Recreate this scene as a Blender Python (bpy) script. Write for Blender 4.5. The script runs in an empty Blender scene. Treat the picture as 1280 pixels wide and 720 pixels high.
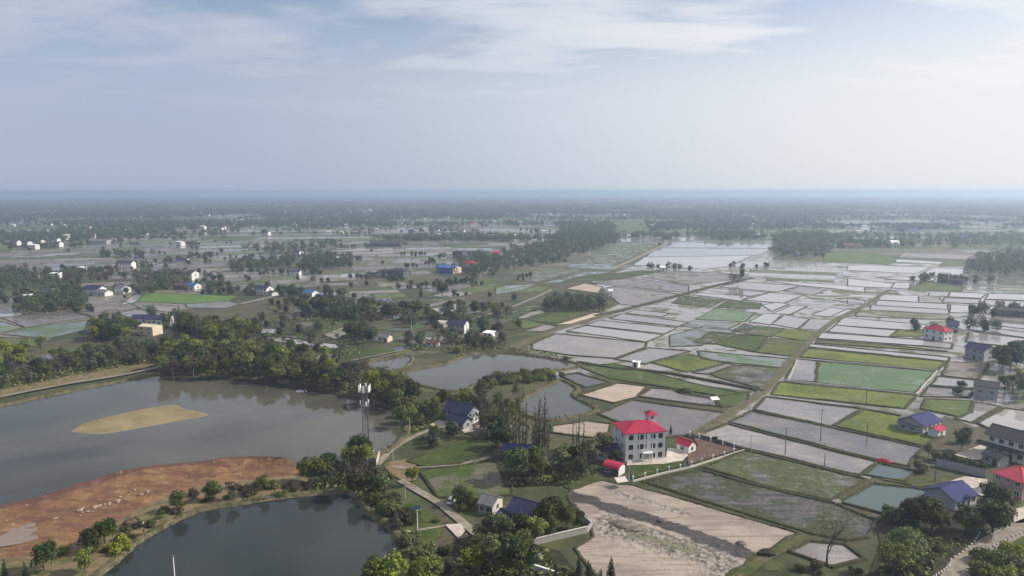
import bpy, bmesh, math, random
import numpy as np
from mathutils import Vector, Matrix
R = math.radians
random.seed(7); RNG = np.random.default_rng(11)
SC = bpy.context.scene; COL = SC.collection

# ------------------------------------------------------------------ camera model (a drone 90 m above the plain)
F = 865.0; H = 90.0; PITCH = math.atan(121.0 / F)
cam = bpy.data.cameras.new('camera'); camo = bpy.data.objects.new('camera', cam); COL.objects.link(camo)
cam.lens = F / 1280 * 36; cam.sensor_width = 36; cam.clip_start = 1; cam.clip_end = 80000
camo.location = (0, 0, H); camo.rotation_euler = (math.pi/2 - PITCH, R(0.06), 0)
SC.camera = camo

def G(px, py, z=0.0):
    """ground point of a survey coordinate read from the aerial picture"""
    x = (px - 640) / F; y = (360 - py) / F
    dy = math.cos(PITCH) + y*math.sin(PITCH); dz = -math.sin(PITCH) + y*math.cos(PITCH)
    t = (z - H) / dz
    return Vector((x*t, dy*t, z))
def GP(pts, z=0.0): return [G(a, b, z) for a, b in pts]

# ------------------------------------------------------------------ materials
MAT = {}
class NT:
    def __init__(s, name):
        m = bpy.data.materials.new(name); m.use_nodes = True; s.m = m; s.t = m.node_tree; s.t.nodes.clear()
        s.out = s.n('ShaderNodeOutputMaterial'); MAT[name] = m
    def n(s, k, **kw):
        o = s.t.nodes.new(k)
        for a, v in kw.items():
            setattr(o, a, v)
        return o
    def l(s, a, b): s.t.links.new(a, b)
    def put(s, sock, v):
        if hasattr(v, 'is_output'): s.l(v, sock)
        else: sock.default_value = v
    def pos(s): return s.n('ShaderNodeNewGeometry').outputs['Position']
    def obj(s): return s.n('ShaderNodeTexCoord').outputs['Object']
    def mapping(s, vec, scale=(1,1,1), rot=0.0):
        o = s.n('ShaderNodeMapping'); s.l(vec, o.inputs[0]); o.inputs['Scale'].default_value = scale
        o.inputs['Rotation'].default_value = (0, 0, rot); return o.outputs[0]
    def noise(s, vec, scale, detail=4, rough=.55, dist=0.0):
        o = s.n('ShaderNodeTexNoise'); s.l(vec, o.inputs['Vector']); o.inputs['Scale'].default_value = scale
        o.inputs['Detail'].default_value = detail; o.inputs['Roughness'].default_value = rough
        o.inputs['Distortion'].default_value = dist; return o.outputs[0]
    def math(s, op, a, b=0.0, clamp=False):
        o = s.n('ShaderNodeMath', operation=op, use_clamp=clamp); s.put(o.inputs[0], a); s.put(o.inputs[1], b); return o.outputs[0]
    def ramp(s, fac, lo, hi, a=0.0, b=1.0):
        o = s.n('ShaderNodeMapRange', interpolation_type='SMOOTHSTEP'); s.put(o.inputs[0], fac); s.put(o.inputs[1], lo); s.put(o.inputs[2], hi)
        o.inputs[3].default_value = a; o.inputs[4].default_value = b; return o.outputs[0]
    def mix(s, f, a, b):
        o = s.n('ShaderNodeMix', data_type='RGBA'); s.put(o.inputs[0], f)
        for k, v in ((6, a), (7, b)):
            if hasattr(v, 'is_output'): s.l(v, o.inputs[k])
            else: o.inputs[k].default_value = (*v, 1)
        return o.outputs[2]
    def fmix(s, f, a, b):
        o = s.n('ShaderNodeMix', data_type='FLOAT'); s.put(o.inputs[0], f); s.put(o.inputs[2], a); s.put(o.inputs[3], b); return o.outputs[0]
    def attr(s, name): return s.n('ShaderNodeAttribute', attribute_name=name).outputs['Fac']
    def rnd(s): return s.n('ShaderNodeObjectInfo').outputs['Random']
    def bsdf(s, col, rough=.7, spec=.4, bump=None, bstr=.3, bdist=.05, metallic=0):
        b = s.n('ShaderNodeBsdfPrincipled')
        if hasattr(col, 'is_output'): s.l(col, b.inputs['Base Color'])
        else: b.inputs['Base Color'].default_value = (*col, 1)
        s.put(b.inputs['Roughness'], rough); s.put(b.inputs['Specular IOR Level'], spec); b.inputs['Metallic'].default_value = metallic
        if bump is not None:
            o = s.n('ShaderNodeBump'); o.inputs['Strength'].default_value = bstr; o.inputs['Distance'].default_value = bdist
            s.l(bump, o.inputs['Height']); s.l(o.outputs[0], b.inputs['Normal'])
        return b
    def end(s, b): s.l(b.outputs[0] if hasattr(b, 'outputs') else b, s.out.inputs['Surface']); return s.m

def paddy(name, water, mudA, mudB, cover, vegA=None, vegB=None, veg=0.0, rw=.035, rm=.36, rows=0.0, rot=R(28), spread=.16, sharp=.05, tracks=.35):
    """wet field: a film of water over mud, mud standing clear, plants growing through"""
    t = NT(name); p = t.pos(); r = t.attr('rnd')
    off = t.n('ShaderNodeVectorMath', operation='ADD'); t.l(p, off.inputs[0])
    cx = t.n('ShaderNodeCombineXYZ'); t.l(t.math('MULTIPLY', r, 900.0), cx.inputs[0]); t.l(cx.outputs[0], off.inputs[1]); q = off.outputs[0]
    n1 = t.noise(q, .045, 6, .6, .5)
    st = t.noise(t.mapping(q, (.03, .42, .1), rot), 1.0, 4, .6)
    n3 = t.noise(q, .5, 4, .65)
    c = t.math('ADD', t.math('MULTIPLY', n1, .55), t.math('MULTIPLY', st, .3)); c = t.math('ADD', c, t.math('MULTIPLY', n3, .15))
    thr = t.math('ADD', t.math('MULTIPLY', t.math('SUBTRACT', r, .5), spread), cover)
    lo = t.math('SUBTRACT', thr, sharp); hi = t.math('ADD', thr, sharp)
    wet = t.n('ShaderNodeMapRange', interpolation_type='SMOOTHSTEP'); t.put(wet.inputs[0], c); t.put(wet.inputs[1], lo); t.put(wet.inputs[2], hi)
    wet.inputs[3].default_value = 1; wet.inputs[4].default_value = 0; wet = wet.outputs[0]
    mud = t.mix(t.ramp(t.math('ADD', t.math('MULTIPLY', st, .6), t.math('MULTIPLY', n3, .4)), .44, .56), mudA, mudB)
    wat = t.mix(n1, tuple(w*.75 for w in water), tuple(w*1.25 for w in water))
    col = t.mix(wet, mud, wat); rough = t.fmix(wet, rm, rw)
    if veg > 0:
        n5 = t.noise(q, .07, 5, .6, 1.0); n6 = t.noise(q, 1.1, 3, .7)
        v = t.math('ADD', t.math('MULTIPLY', n5, .7), t.math('MULTIPLY', n6, .3))
        if rows > 0:
            w = t.n('ShaderNodeTexWave', wave_type='BANDS', bands_direction='X'); t.l(t.mapping(p, (1, 1, 1), rot), w.inputs[0])
            w.inputs['Scale'].default_value = rows; w.inputs['Distortion'].default_value = 5.0; w.inputs['Detail Scale'].default_value = .4
            v = t.math('ADD', v, t.math('MULTIPLY', t.math('SUBTRACT', w.outputs['Fac'], .5), .11))
        th = t.math('ADD', t.math('MULTIPLY', t.math('SUBTRACT', r, .5), .12), 1.04 - veg*1.08 if False else .5 + (.5-veg)*.55)
        f = t.ramp(v, t.math('SUBTRACT', th, .05), t.math('ADD', th, .05))
        vc = t.mix(t.ramp(t.math('ADD', t.math('MULTIPLY', n3, .5), t.math('MULTIPLY', n1, .5)), .43, .57), vegA, vegB)
        col = t.mix(f, col, vc); rough = t.fmix(f, rough, .85)
    if tracks > 0:                                            # meandering wheel marks
        n7 = t.noise(t.mapping(q, (.5, 1.2, 1), rot), .11, 2, .5, 1.6); ln = t.ramp(t.math('ABSOLUTE', t.math('SUBTRACT', n7, .5)), .016, .004)
        col = t.mix(t.math('MULTIPLY', t.math('MULTIPLY', ln, t.ramp(n3, .42, .55)), tracks), col, tuple(min(1, m_*1.25) for m_ in mudA))
    hv = t.n('ShaderNodeHueSaturation'); t.l(col, hv.inputs['Color']); t.l(t.fmix(t.math('FRACT', t.math('MULTIPLY', r, 17.7)), .70, 1.28), hv.inputs['Value']); col = hv.outputs[0]
    bh = t.noise(q, 1.4, 4, .6)
    b = t.bsdf(col, rough, .5, t.math('MULTIPLY', bh, t.math('SUBTRACT', 1.0, t.math('MULTIPLY', wet, .96))), .5, .12)
    b.inputs['IOR'].default_value = 1.34
    return t.end(b)

GA, GB = (.060, .088, .020), (.105, .125, .034)
paddy('paddy_water', (.25, .232, .22), (.34, .31, .288), (.24, .215, .20), .62)
paddy('paddy_grey', (.165, .15, .142), (.27, .242, .225), (.19, .17, .158), .50, rw=.12)
paddy('paddy_mud', (.135, .118, .108), (.255, .215, .19), (.16, .135, .12), .46, (.07, .085, .03), (.09, .10, .04), .36, rw=.14)
paddy('paddy_brown', (.12, .10, .085), (.19, .155, .125), (.12, .098, .08), .42, (.06, .075, .03), (.08, .08, .035), .42, rw=.2)
paddy('paddy_mix', (.21, .19, .178), (.26, .225, .198), (.155, .13, .112), .55, (.045, .062, .02), (.08, .095, .034), .43, rw=.06, spread=.02)
paddy('field_bare', (.25, .20, .16), (.44, .36, .29), (.34, .27, .215), .22, spread=.1, rm=.9, rw=.4)
paddy('field_green', (.12, .11, .09), (.13, .115, .07), (.10, .09, .05), .36, (.042, .068, .012), (.075, .105, .022), .64)
paddy('field_bright', (.12, .11, .09), (.10, .115, .05), (.08, .09, .04), .2, (.060, .118, .020), (.078, .142, .028), .85, rows=.2)
paddy('field_dull', (.13, .12, .10), (.14, .13, .085), (.10, .10, .06), .40, (.06, .082, .028), (.09, .108, .04), .58)
paddy('field_yellow', (.12, .11, .08), (.12, .115, .05), (.10, .09, .04), .3, (.06, .09, .012), (.125, .145, .022), .70, rows=.55)
paddy('field_seedling', (.12, .125, .11), (.19, .18, .15), (.13, .125, .10), .58, (.075, .125, .06), (.095, .145, .085), .50, rw=.1)
paddy('field_dark', (.085, .078, .066), (.13, .117, .10), (.045, .041, .035), .44, (.032, .044, .015), (.058, .068, .025), .52, rw=.14, tracks=.9)
paddy('field_teal', (.10, .125, .10), (.12, .16, .12), (.10, .14, .09), .40, (.062, .112, .048), (.085, .128, .068), .58, rw=.12, rows=.3)

def pondmat(name, a, b, rough=.05):
    t = NT(name); p = t.pos(); n = t.noise(p, .012, 4, .5, .6); n2 = t.noise(p, .9, 3, .6); n3 = t.noise(p, .03, 3, .5)
    s = t.bsdf(t.mix(t.ramp(n, .35, .65), a, b), t.fmix(t.ramp(n3, .4, .65), rough, rough + .1), .5, n2, .06, .12); s.inputs['IOR'].default_value = 1.33
    return t.end(s)
pondmat('pond_water', (.055, .056, .045), (.09, .087, .07), .03)
pondmat('lake_water', (.044, .044, .036), (.094, .088, .066), .025)
pondmat('lower_lake_water', (.020, .025, .024), (.032, .037, .034), .03)
pondmat('clay_flat', (.19, .145, .118), (.23, .18, .145), .35)
pondmat('teal_water', (.065, .088, .082), (.075, .10, .094), .06)

def simple(name, col, var=.25, scale=.6, rough=.75, spec=.3, metallic=0, bump=0.0, objspace=True):
    t = NT(name); v = t.obj() if objspace else t.pos(); n = t.noise(v, scale, 5, .65)
    lo = tuple(c*(1-var) for c in col); hi = tuple(min(1, c*(1+var)) for c in col)
    return t.end(t.bsdf(t.mix(t.ramp(n, .3, .7), lo, hi), rough, spec, n if bump else None, bump, .1, metallic))
def wallmat(name, col, stain=.35):
    t = NT(name); v = t.obj(); n = t.noise(t.mapping(v, (1.2, 1.2, .25)), 1.0, 5, .65); n2 = t.noise(v, .25, 3, .5)
    f = t.math('MULTIPLY', t.ramp(n, .42, .75), stain)
    c = t.mix(f, col, tuple(x*.45 for x in col)); c = t.mix(t.math('MULTIPLY', n2, .15), c, (col[0]*.7, col[1]*.66, col[2]*.6))
    return t.end(t.bsdf(c, .8, .25))
def tile(name, col, pitch=3.2, var=.3):
    t = NT(name); v = t.obj(); n = t.noise(v, .7, 5, .65); n2 = t.noise(v, 5.0, 2, .6)
    w = t.n('ShaderNodeTexWave', wave_type='BANDS', bands_direction='X'); t.l(v, w.inputs[0]); w.inputs['Scale'].default_value = pitch
    c = t.mix(t.ramp(t.math('ADD', t.math('MULTIPLY', n, .6), t.math('MULTIPLY', n2, .4)), .34, .66), tuple(x*(1-var) for x in col), tuple(min(1, x*(1+var)) for x in col))
    return t.end(t.bsdf(c, .72, .2, w.outputs['Fac'], .5, .05))
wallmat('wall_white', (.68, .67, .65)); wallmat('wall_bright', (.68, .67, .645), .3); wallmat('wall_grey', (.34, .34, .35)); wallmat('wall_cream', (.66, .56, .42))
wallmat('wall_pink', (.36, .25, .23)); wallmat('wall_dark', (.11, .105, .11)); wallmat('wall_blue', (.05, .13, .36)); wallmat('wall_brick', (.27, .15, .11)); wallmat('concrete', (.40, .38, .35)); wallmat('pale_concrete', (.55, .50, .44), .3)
tile('tile_red', (.36, .02, .055), var=.25); tile('tile_blue', (.026, .032, .115), var=.3); tile('tile_navy', (.030, .033, .078), var=.25); tile('tile_dark', (.045, .047, .055)); tile('tile_grey', (.15, .15, .155)); tile('tile_brown', (.13, .06, .05)); tile('sheet_blue', (.04, .125, .33), 1.6, .12); tile('tile_pinkred', (.50, .07, .09), var=.15)
simple('glass', (.02, .025, .03), .2, .5, .12, .6); simple('frame_white', (.72, .72, .70), .08); simple('door_wood', (.06, .045, .04)); simple('metal_grey', (.20, .21, .22), .15, 1, .5, .5, .5); simple('white_paint', (.8, .8, .78), .06); simple('pole_concrete', (.42, .41, .39), .12); simple('dark_rubber', (.02, .02, .02)); simple('pole_dark', (.10, .10, .105), .2)
simple('black_paint', (.03, .03, .03)); simple('bark', (.075, .06, .045), .35, 1.5, .9); simple('bark_pale', (.20, .175, .14), .3, 1.5, .9)
simple('tarp_red', (.30, .02, .03), .25, .7); simple('solar', (.02, .03, .08), .2, 1, .2); simple('stone_paint', (.5, .49, .46), .3, 2)
simple('stone_pale', (.29, .215, .165), .3, .8, .9)
simple('earth_pile', (.17, .14, .115), .35, .5, .9, .2, 0, .6)

def groundlike(name, cols, s1=.035, s2=.5, rough=.9, wetmud=None):
    t = NT(name); p = t.pos(); a = t.noise(p, s1, 6, .6, .6); b = t.noise(p, s2, 5, .7); c = t.noise(p, s1*6, 4, .6)
    col = t.mix(t.ramp(a, .45, .56), cols[0], cols[1]); col = t.mix(t.ramp(c, .50, .60), col, cols[2]); col = t.mix(t.math('MULTIPLY', t.ramp(b, .45, .6), .7), col, cols[3])
    return t.end(t.bsdf(col, rough, .15, b, .7, .3))
groundlike('grass_bank', [(.055, .075, .022), (.085, .09, .035), (.12, .095, .06), (.04, .05, .016)])
groundlike('lush_grass', [(.042, .068, .014), (.065, .090, .022), (.085, .085, .036), (.028, .044, .011)])
groundlike('bund_earth', [(.045, .046, .024), (.062, .062, .030), (.075, .062, .044), (.030, .034, .015)])
groundlike('track_earth', [(.105, .095, .062), (.135, .115, .08), (.085, .09, .04), (.075, .07, .04)], .08)
groundlike('yard_soil', [(.13, .078, .060), (.105, .064, .050), (.155, .105, .08), (.07, .048, .038)], .1)
groundlike('pale_road', [(.245, .215, .17), (.21, .18, .14), (.275, .245, .205), (.165, .14, .11)], .1)
groundlike('yard_paving', [(.50, .44, .37), (.42, .37, .31), (.55, .50, .44), (.36, .31, .26)], .1)
simple('sandbar', (.215, .172, .095), .22, .09, .9, .15)
groundlike('reed_bank', [(.17, .125, .07), (.13, .105, .055), (.075, .085, .03), (.20, .15, .09)], .05)
groundlike('lake_edge', [(.072, .070, .032), (.105, .085, .05), (.052, .062, .022), (.15, .125, .085)], .08)
groundlike('wet_soil', [(.085, .068, .056), (.11, .09, .073), (.06, .05, .042), (.14, .115, .095)], .06)
groundlike('rubble', [(.20, .175, .15), (.30, .26, .225), (.11, .095, .08), (.36, .32, .28)], .2, .9)
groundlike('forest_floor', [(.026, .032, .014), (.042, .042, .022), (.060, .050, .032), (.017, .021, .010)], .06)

def redearth():
    t = NT('red_earth'); p = t.pos(); a = t.noise(p, .035, 6, .6, .8); b = t.noise(p, .4, 6, .7, .6); st = t.noise(t.mapping(p, (.06, .4, .3), R(-32)), 1, 6, .65, .8); r = t.attr('ridge')
    c = t.mix(t.ramp(a, .45, .56), (.215, .122, .060), (.165, .090, .050)); c = t.mix(t.ramp(t.noise(p, .022, 3, .5), .52, .62), c, (.29, .185, .085)); c = t.mix(t.math('MULTIPLY', t.ramp(st, .47, .57), .7), c, (.11, .054, .038)); c = t.mix(t.ramp(t.math('ADD', r, t.math('MULTIPLY', t.math('SUBTRACT', b, .5), .9)), .45, .75), c, (.105, .052, .040))
    c = t.mix(t.ramp(b, .58, .68), c, (.30, .21, .15)); c = t.mix(t.ramp(b, .46, .36), c, (.11, .058, .042))
    return t.end(t.bsdf(c, .9, .15, b, .9, .4))
redearth()

def groundsheet():
    """the plain itself: grass and soil nearby, a quilt of small plots farther out"""
    t = NT('plain'); p = t.pos()
    a = t.noise(p, .012, 6, .6, .5); b = t.noise(p, .4, 5, .7); big = t.noise(p, .0016, 4, .55, .5)
    near = t.mix(t.ramp(a, .46, .55), (.044, .055, .020), (.085, .072, .044)); near = t.mix(t.math('MULTIPLY', t.ramp(b, .44, .6), .7), near, (.030, .036, .014)); near = t.mix(t.ramp(t.noise(p, .05, 5, .6), .53, .6), near, (.070, .080, .028))
    m = t.mapping(p, (.011, .03, 1), R(-18))
    v = t.n('ShaderNodeTexVoronoi', distance='CHEBYCHEV'); t.l(m, v.inputs['Vector']); v.inputs['Scale'].default_value = 1; v.inputs['Randomness'].default_value = .55
    sep = t.n('ShaderNodeSeparateColor'); t.l(v.outputs['Color'], sep.inputs[0]); r1, r2 = sep.outputs[0], sep.outputs[1]
    plot = t.mix(t.ramp(r1, .30, .34), (.055, .082, .028), (.095, .10, .048)); plot = t.mix(t.ramp(r1, .62, .66), plot, (.16, .135, .105)); plot = t.mix(t.ramp(r1, .86, .88), plot, (.045, .058, .028))
    wetp = t.math('MULTIPLY', t.ramp(r2, .60, .64), t.ramp(big, .42, .55))
    plot = t.mix(wetp, plot, (.13, .115, .10))
    ln = t.n('ShaderNodeVectorMath', operation='LENGTH'); t.l(p, ln.inputs[0])
    f = t.ramp(ln.outputs['Value'], 650, 900)
    wetf = t.math('MULTIPLY', wetp, f)
    return t.end(t.bsdf(t.mix(f, near, plot), t.fmix(wetf, .9, .18), .3, b, .5, .2))
groundsheet()

def leafmat(name, cA, cB, cC):
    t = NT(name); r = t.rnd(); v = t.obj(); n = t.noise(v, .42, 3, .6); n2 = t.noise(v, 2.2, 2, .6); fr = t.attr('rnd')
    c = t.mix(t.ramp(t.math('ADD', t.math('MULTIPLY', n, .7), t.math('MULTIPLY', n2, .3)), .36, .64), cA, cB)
    c = t.mix(t.math('MULTIPLY', t.ramp(fr, .4, 1.0), .85), c, cC)  # paler random lobes and leaves put sunlit highlights into the colour
    hsv = t.n('ShaderNodeHueSaturation'); t.l(c, hsv.inputs['Color']); t.l(t.fmix(r, .472, .518), hsv.inputs['Hue']); t.l(t.fmix(r, 1.1, .82), hsv.inputs['Saturation']); t.l(t.fmix(t.math('FRACT', t.math('MULTIPLY', r, 7.31)), .65, 1.45), hsv.inputs['Value'])
    b = t.bsdf(hsv.outputs[0], .62, .25)
    tr = t.n('ShaderNodeBsdfTranslucent'); t.l(hsv.outputs[0], tr.inputs[0])
    mx = t.n('ShaderNodeMixShader'); mx.inputs[0].default_value = .24; t.l(b.outputs[0], mx.inputs[1]); t.l(tr.outputs[0], mx.inputs[2])
    return t.end(mx.outputs[0])
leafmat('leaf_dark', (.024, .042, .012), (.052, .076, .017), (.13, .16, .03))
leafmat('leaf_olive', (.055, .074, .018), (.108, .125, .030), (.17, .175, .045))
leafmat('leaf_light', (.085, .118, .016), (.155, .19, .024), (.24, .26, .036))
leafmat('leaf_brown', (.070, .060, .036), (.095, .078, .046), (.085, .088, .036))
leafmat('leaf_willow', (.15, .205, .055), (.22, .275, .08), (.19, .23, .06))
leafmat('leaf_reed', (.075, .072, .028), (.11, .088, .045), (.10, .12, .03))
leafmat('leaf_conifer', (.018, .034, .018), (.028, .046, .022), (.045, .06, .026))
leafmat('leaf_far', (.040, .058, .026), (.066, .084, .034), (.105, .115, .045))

# ------------------------------------------------------------------ mesh helpers
def new_obj(name, me, mats=None, parent=None, loc=None):
    o = bpy.data.objects.new(name, me); COL.objects.link(o)
    if mats is not None and me is not None:
        for m in (mats if isinstance(mats, (list, tuple)) else [mats]): me.materials.append(MAT[m])
    if parent is not None: o.parent = parent
    if loc is not None: o.location = loc
    return o
def tag(o, label=None, cat=None, group=None, kind=None):
    if label: o['label'] = label
    if cat: o['category'] = cat
    if group: o['group'] = group
    if kind: o['kind'] = kind
    return o
def empty(name, loc, rz, label, cat, group=None):
    o = bpy.data.objects.new(name, None); COL.objects.link(o); o.location = loc; o.rotation_euler = (0, 0, rz); o.empty_display_size = .5
    return tag(o, label, cat, group)

class MB:
    """collects vertices and faces, then links one mesh"""
    def __init__(s): s.v = []; s.f = []; s.mi = []; s.cur = 0
    def quad(s, *p): 
        k = len(s.v); s.v += [tuple(x) for x in p]; s.f.append(tuple(range(k, k+len(p)))); s.mi.append(s.cur)
    def box(s, c, d, rz=0.0):
        x, y, z = (q/2 for q in d); k = len(s.v); cs, sn = math.cos(rz), math.sin(rz)
        for a, b, e in ((-x,-y,-z),(x,-y,-z),(x,y,-z),(-x,y,-z),(-x,-y,z),(x,-y,z),(x,y,z),(-x,y,z)):
            s.v.append((c[0]+a*cs-b*sn, c[1]+a*sn+b*cs, c[2]+e))
        for f in ((0,3,2,1),(4,5,6,7),(0,1,5,4),(1,2,6,5),(2,3,7,6),(3,0,4,7)): s.f.append(tuple(k+i for i in f)); s.mi.append(s.cur)
        return s
    def tube(s, pts, rad, n=6):
        """tapered tube along a polyline"""
        P = [Vector(p) for p in pts]; k = len(s.v); m = len(P)
        for i, p in enumerate(P):
            d = (P[min(i+1, m-1)] - P[max(i-1, 0)]).normalized(); a = d.orthogonal().normalized(); b = d.cross(a); r = rad[i] if isinstance(rad, (list, tuple)) else rad
            for j in range(n):
                q = p + (a*math.cos(2*math.pi*j/n) + b*math.sin(2*math.pi*j/n))*r; s.v.append(tuple(q))
        for i in range(m-1):
            for j in range(n):
                s.f.append((k+i*n+j, k+i*n+(j+1)%n, k+(i+1)*n+(j+1)%n, k+(i+1)*n+j)); s.mi.append(s.cur)
        s.f.append(tuple(k+j for j in reversed(range(n)))); s.mi.append(s.cur); s.f.append(tuple(k+(m-1)*n+j for j in range(n))); s.mi.append(s.cur)
        return s
    def prism(s, poly, z0, z1):
        k = len(s.v); n = len(poly); s.v += [(p[0], p[1], z0) for p in poly] + [(p[0], p[1], z1) for p in poly]
        s.f.append(tuple(k+i for i in reversed(range(n)))); s.mi.append(s.cur); s.f.append(tuple(k+n+i for i in range(n))); s.mi.append(s.cur)
        for i in range(n): s.f.append((k+i, k+(i+1)%n, k+n+(i+1)%n, k+n+i)); s.mi.append(s.cur)
        return s
    def mesh(s, name):
        me = bpy.data.meshes.new(name); me.from_pydata(s.v, [], s.f)
        if any(s.mi): me.polygons.foreach_set('material_index', s.mi)
        bm = bmesh.new(); bm.from_mesh(me); bmesh.ops.recalc_face_normals(bm, faces=bm.faces); bm.to_mesh(me); bm.free()
        me.update(); return me
    def build(s, name, mats, parent=None, loc=None): return new_obj(name, s.mesh(name), mats, parent, loc)

def np_mesh(name, V, nquads, rnd=None):
    """V: (nquads*4,3)"""
    me = bpy.data.meshes.new(name); n = nquads*4
    me.vertices.add(n); me.vertices.foreach_set('co', V.astype(np.float32).ravel())
    me.loops.add(n); me.loops.foreach_set('vertex_index', np.arange(n, dtype=np.int32))
    me.polygons.add(nquads); me.polygons.foreach_set('loop_start', np.arange(0, n, 4, dtype=np.int32)); me.polygons.foreach_set('loop_total', np.full(nquads, 4, dtype=np.int32))
    if rnd is not None:
        a = me.attributes.new('rnd', 'FLOAT', 'FACE'); a.data.foreach_set('value', rnd.astype(np.float32))
    me.update(calc_edges=True); return me
def leaf_quads(C, N, size, rng, droop=0.0):
    """quads at centres C facing roughly N"""
    n = len(C); A = np.cross(N, rng.normal(size=(n, 3))); A /= np.linalg.norm(A, axis=1, keepdims=True) + 1e-9; B = np.cross(N, A); B /= np.linalg.norm(B, axis=1, keepdims=True) + 1e-9
    sa = (size*rng.uniform(.6, 1.25, n))[:, None]; sb = (size*rng.uniform(.5, 1.0, n))[:, None]
    k = N*(sa*.25)
    V = np.stack([C-A*sa*.5-B*sb*.35-k*.5, C+A*sa*.1-B*sb*.6, C+A*sa*.55+B*sb*.3-k*.5, C-A*sa*.15+B*sb*.6+k*.3], axis=1)
    return V.reshape(-1, 3)

def crown_mesh(name, lobes, per, size, rng, mat, inner=.55):
    Cs, Ns, Rn = [], [], []
    for (c, r) in lobes:
        c = np.array(c); r = np.array(r) if hasattr(r, '__len__') else np.array([r, r, r*.85]); n = int(per*(r[0]*r[1]+r[0]*r[2])/2*3)
        d = rng.normal(size=(n, 3)); d /= np.linalg.norm(d, axis=1, keepdims=True); d[:, 2] = np.where(d[:, 2] < -.35, -d[:, 2]*.6, d[:, 2])
        rad = rng.uniform(inner, 1.0, n)**.5; rad *= 1 + .22*np.sin(d[:, 0]*5+c[0]*3)*np.sin(d[:, 1]*5+c[1]*2)
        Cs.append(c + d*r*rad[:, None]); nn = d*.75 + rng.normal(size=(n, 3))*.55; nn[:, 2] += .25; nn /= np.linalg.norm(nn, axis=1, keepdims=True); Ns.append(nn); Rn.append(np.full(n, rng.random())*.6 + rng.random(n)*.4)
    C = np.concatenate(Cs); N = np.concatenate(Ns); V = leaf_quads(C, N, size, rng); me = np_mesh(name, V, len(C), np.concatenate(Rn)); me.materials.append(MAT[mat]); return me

def branch_mesh(name, h, r, rng, mat, spread=.35, limbs=4):
    mb = MB(); lean = rng.uniform(-.3, .3, 2)
    mb.tube([(0, 0, -.3), (lean[0]*.3, lean[1]*.3, h*.3), (lean[0], lean[1], h*.62), (lean[0]*1.3, lean[1]*1.3, h*.88)], [r, r*.8, r*.5, r*.15], 6)
    for i in range(limbs):
        a = i*6.283/limbs + rng.uniform(-.5, .5); z = h*rng.uniform(.25, .5); L = h*spread*rng.uniform(.7, 1.1)
        mb.tube([(lean[0]*.4, lean[1]*.4, z), (math.cos(a)*L*.55, math.sin(a)*L*.55, z+L*.5), (math.cos(a)*L, math.sin(a)*L, z+L*1.05)], [r*.42, r*.3, r*.1], 5)
    me = mb.mesh(name); me.materials.append(MAT[mat]); return me

# every kind is drawn 10 m tall and scaled per tree
KINDS = {}
def lobes_round(rng, rx=3.6, zc=6.3, rz=3.4, n=15, r=(1.3, 2.1)):
    L = []
    for i in range(n):
        d = rng.normal(size=3); d /= np.linalg.norm(d); k = rng.uniform(.45, .8)
        q = rng.uniform(*r); L.append(((d[0]*rx*k, d[1]*rx*k, zc + d[2]*rz*k), (q, q, q*.8)))
    L.append(((0, 0, zc), (rx*.55, rx*.55, rz*.7)))
    top = max(c[2]+r_[2] for c, r_ in L)
    return [((c[0], c[1], c[2]*10/top), tuple(x*10/top for x in r_)) for c, r_ in L]
def add_kind(key, n, fn):
    KINDS[key] = [fn(np.random.default_rng(100+len(KINDS)*17+i), i) for i in range(n)]
add_kind('dk', 6, lambda g, i: (crown_mesh('crown', lobes_round(g, g.uniform(3.2, 4.2), 5.8, 3.8, 16), 13, .62, g, 'leaf_dark'), branch_mesh('trunk', 8, .22, g, 'bark')))
add_kind('ol', 6, lambda g, i: (crown_mesh('crown', lobes_round(g, g.uniform(2.9, 3.9), 6.0, 3.8, 15, (1.0, 1.9)), 11, .6, g, 'leaf_olive', .35), branch_mesh('trunk', 8, .2, g, 'bark')))
add_kind('lt', 5, lambda g, i: (crown_mesh('crown', lobes_round(g, g.uniform(2.8, 3.7), 6.2, 3.6, 16, (1.0, 1.8)), 12, .6, g, 'leaf_light', .4), branch_mesh('trunk', 8, .2, g, 'bark')))
add_kind('br', 5, lambda g, i: (crown_mesh('crown', lobes_round(g, g.uniform(2.6, 3.6), 6.0, 3.6, 13, (1.0, 1.7)), 5.5, .55, g, 'leaf_brown', .1), branch_mesh('trunk', 9, .18, g, 'bark_pale', .42, 6)))
add_kind('rd', 3, lambda g, i: (crown_mesh('crown', lobes_round(g, 4.6, 5.4, 4.2, 24, (1.4, 2.1)), 17, .55, g, 'leaf_dark', .7), branch_mesh('trunk', 6, .3, g, 'bark')))
add_kind('wil', 3, lambda g, i: (crown_mesh('crown', lobes_round(g, 4.0, 5.9, 4.0, 26, (.7, 1.5)), 13, .5, g, 'leaf_willow', .2), branch_mesh('trunk', 8.5, .26, g, 'bark', .42, 6)))
def con(g, i):
    L = []
    for k in range(11):
        z = 1.0 + k*.82; w = (1.35 if i < 2 else 1.8)*(1 - (k/11.5)**1.3); L.append(((g.uniform(-.15, .15), g.uniform(-.15, .15), z), (w, w, .75)))
    return (crown_mesh('crown', L, 26, .42, g, 'leaf_conifer', .4), branch_mesh('trunk', 9, .13, g, 'bark', .05, 2))
add_kind('con', 3, con)
def pop(g, i):
    L = [((g.normal()*.10, g.normal()*.10, 1.8 + k*.42), (.34*(1.1-k/24)*g.uniform(.6, 1.2),)*2 + (.6,)) for k in range(20)]
    return (crown_mesh('crown', L, 60, .2, g, 'leaf_brown' if i % 2 else 'leaf_olive', .05), branch_mesh('trunk', 10.9, .10, g, 'bark', .06, 9))
add_kind('pop', 4, pop)
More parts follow.
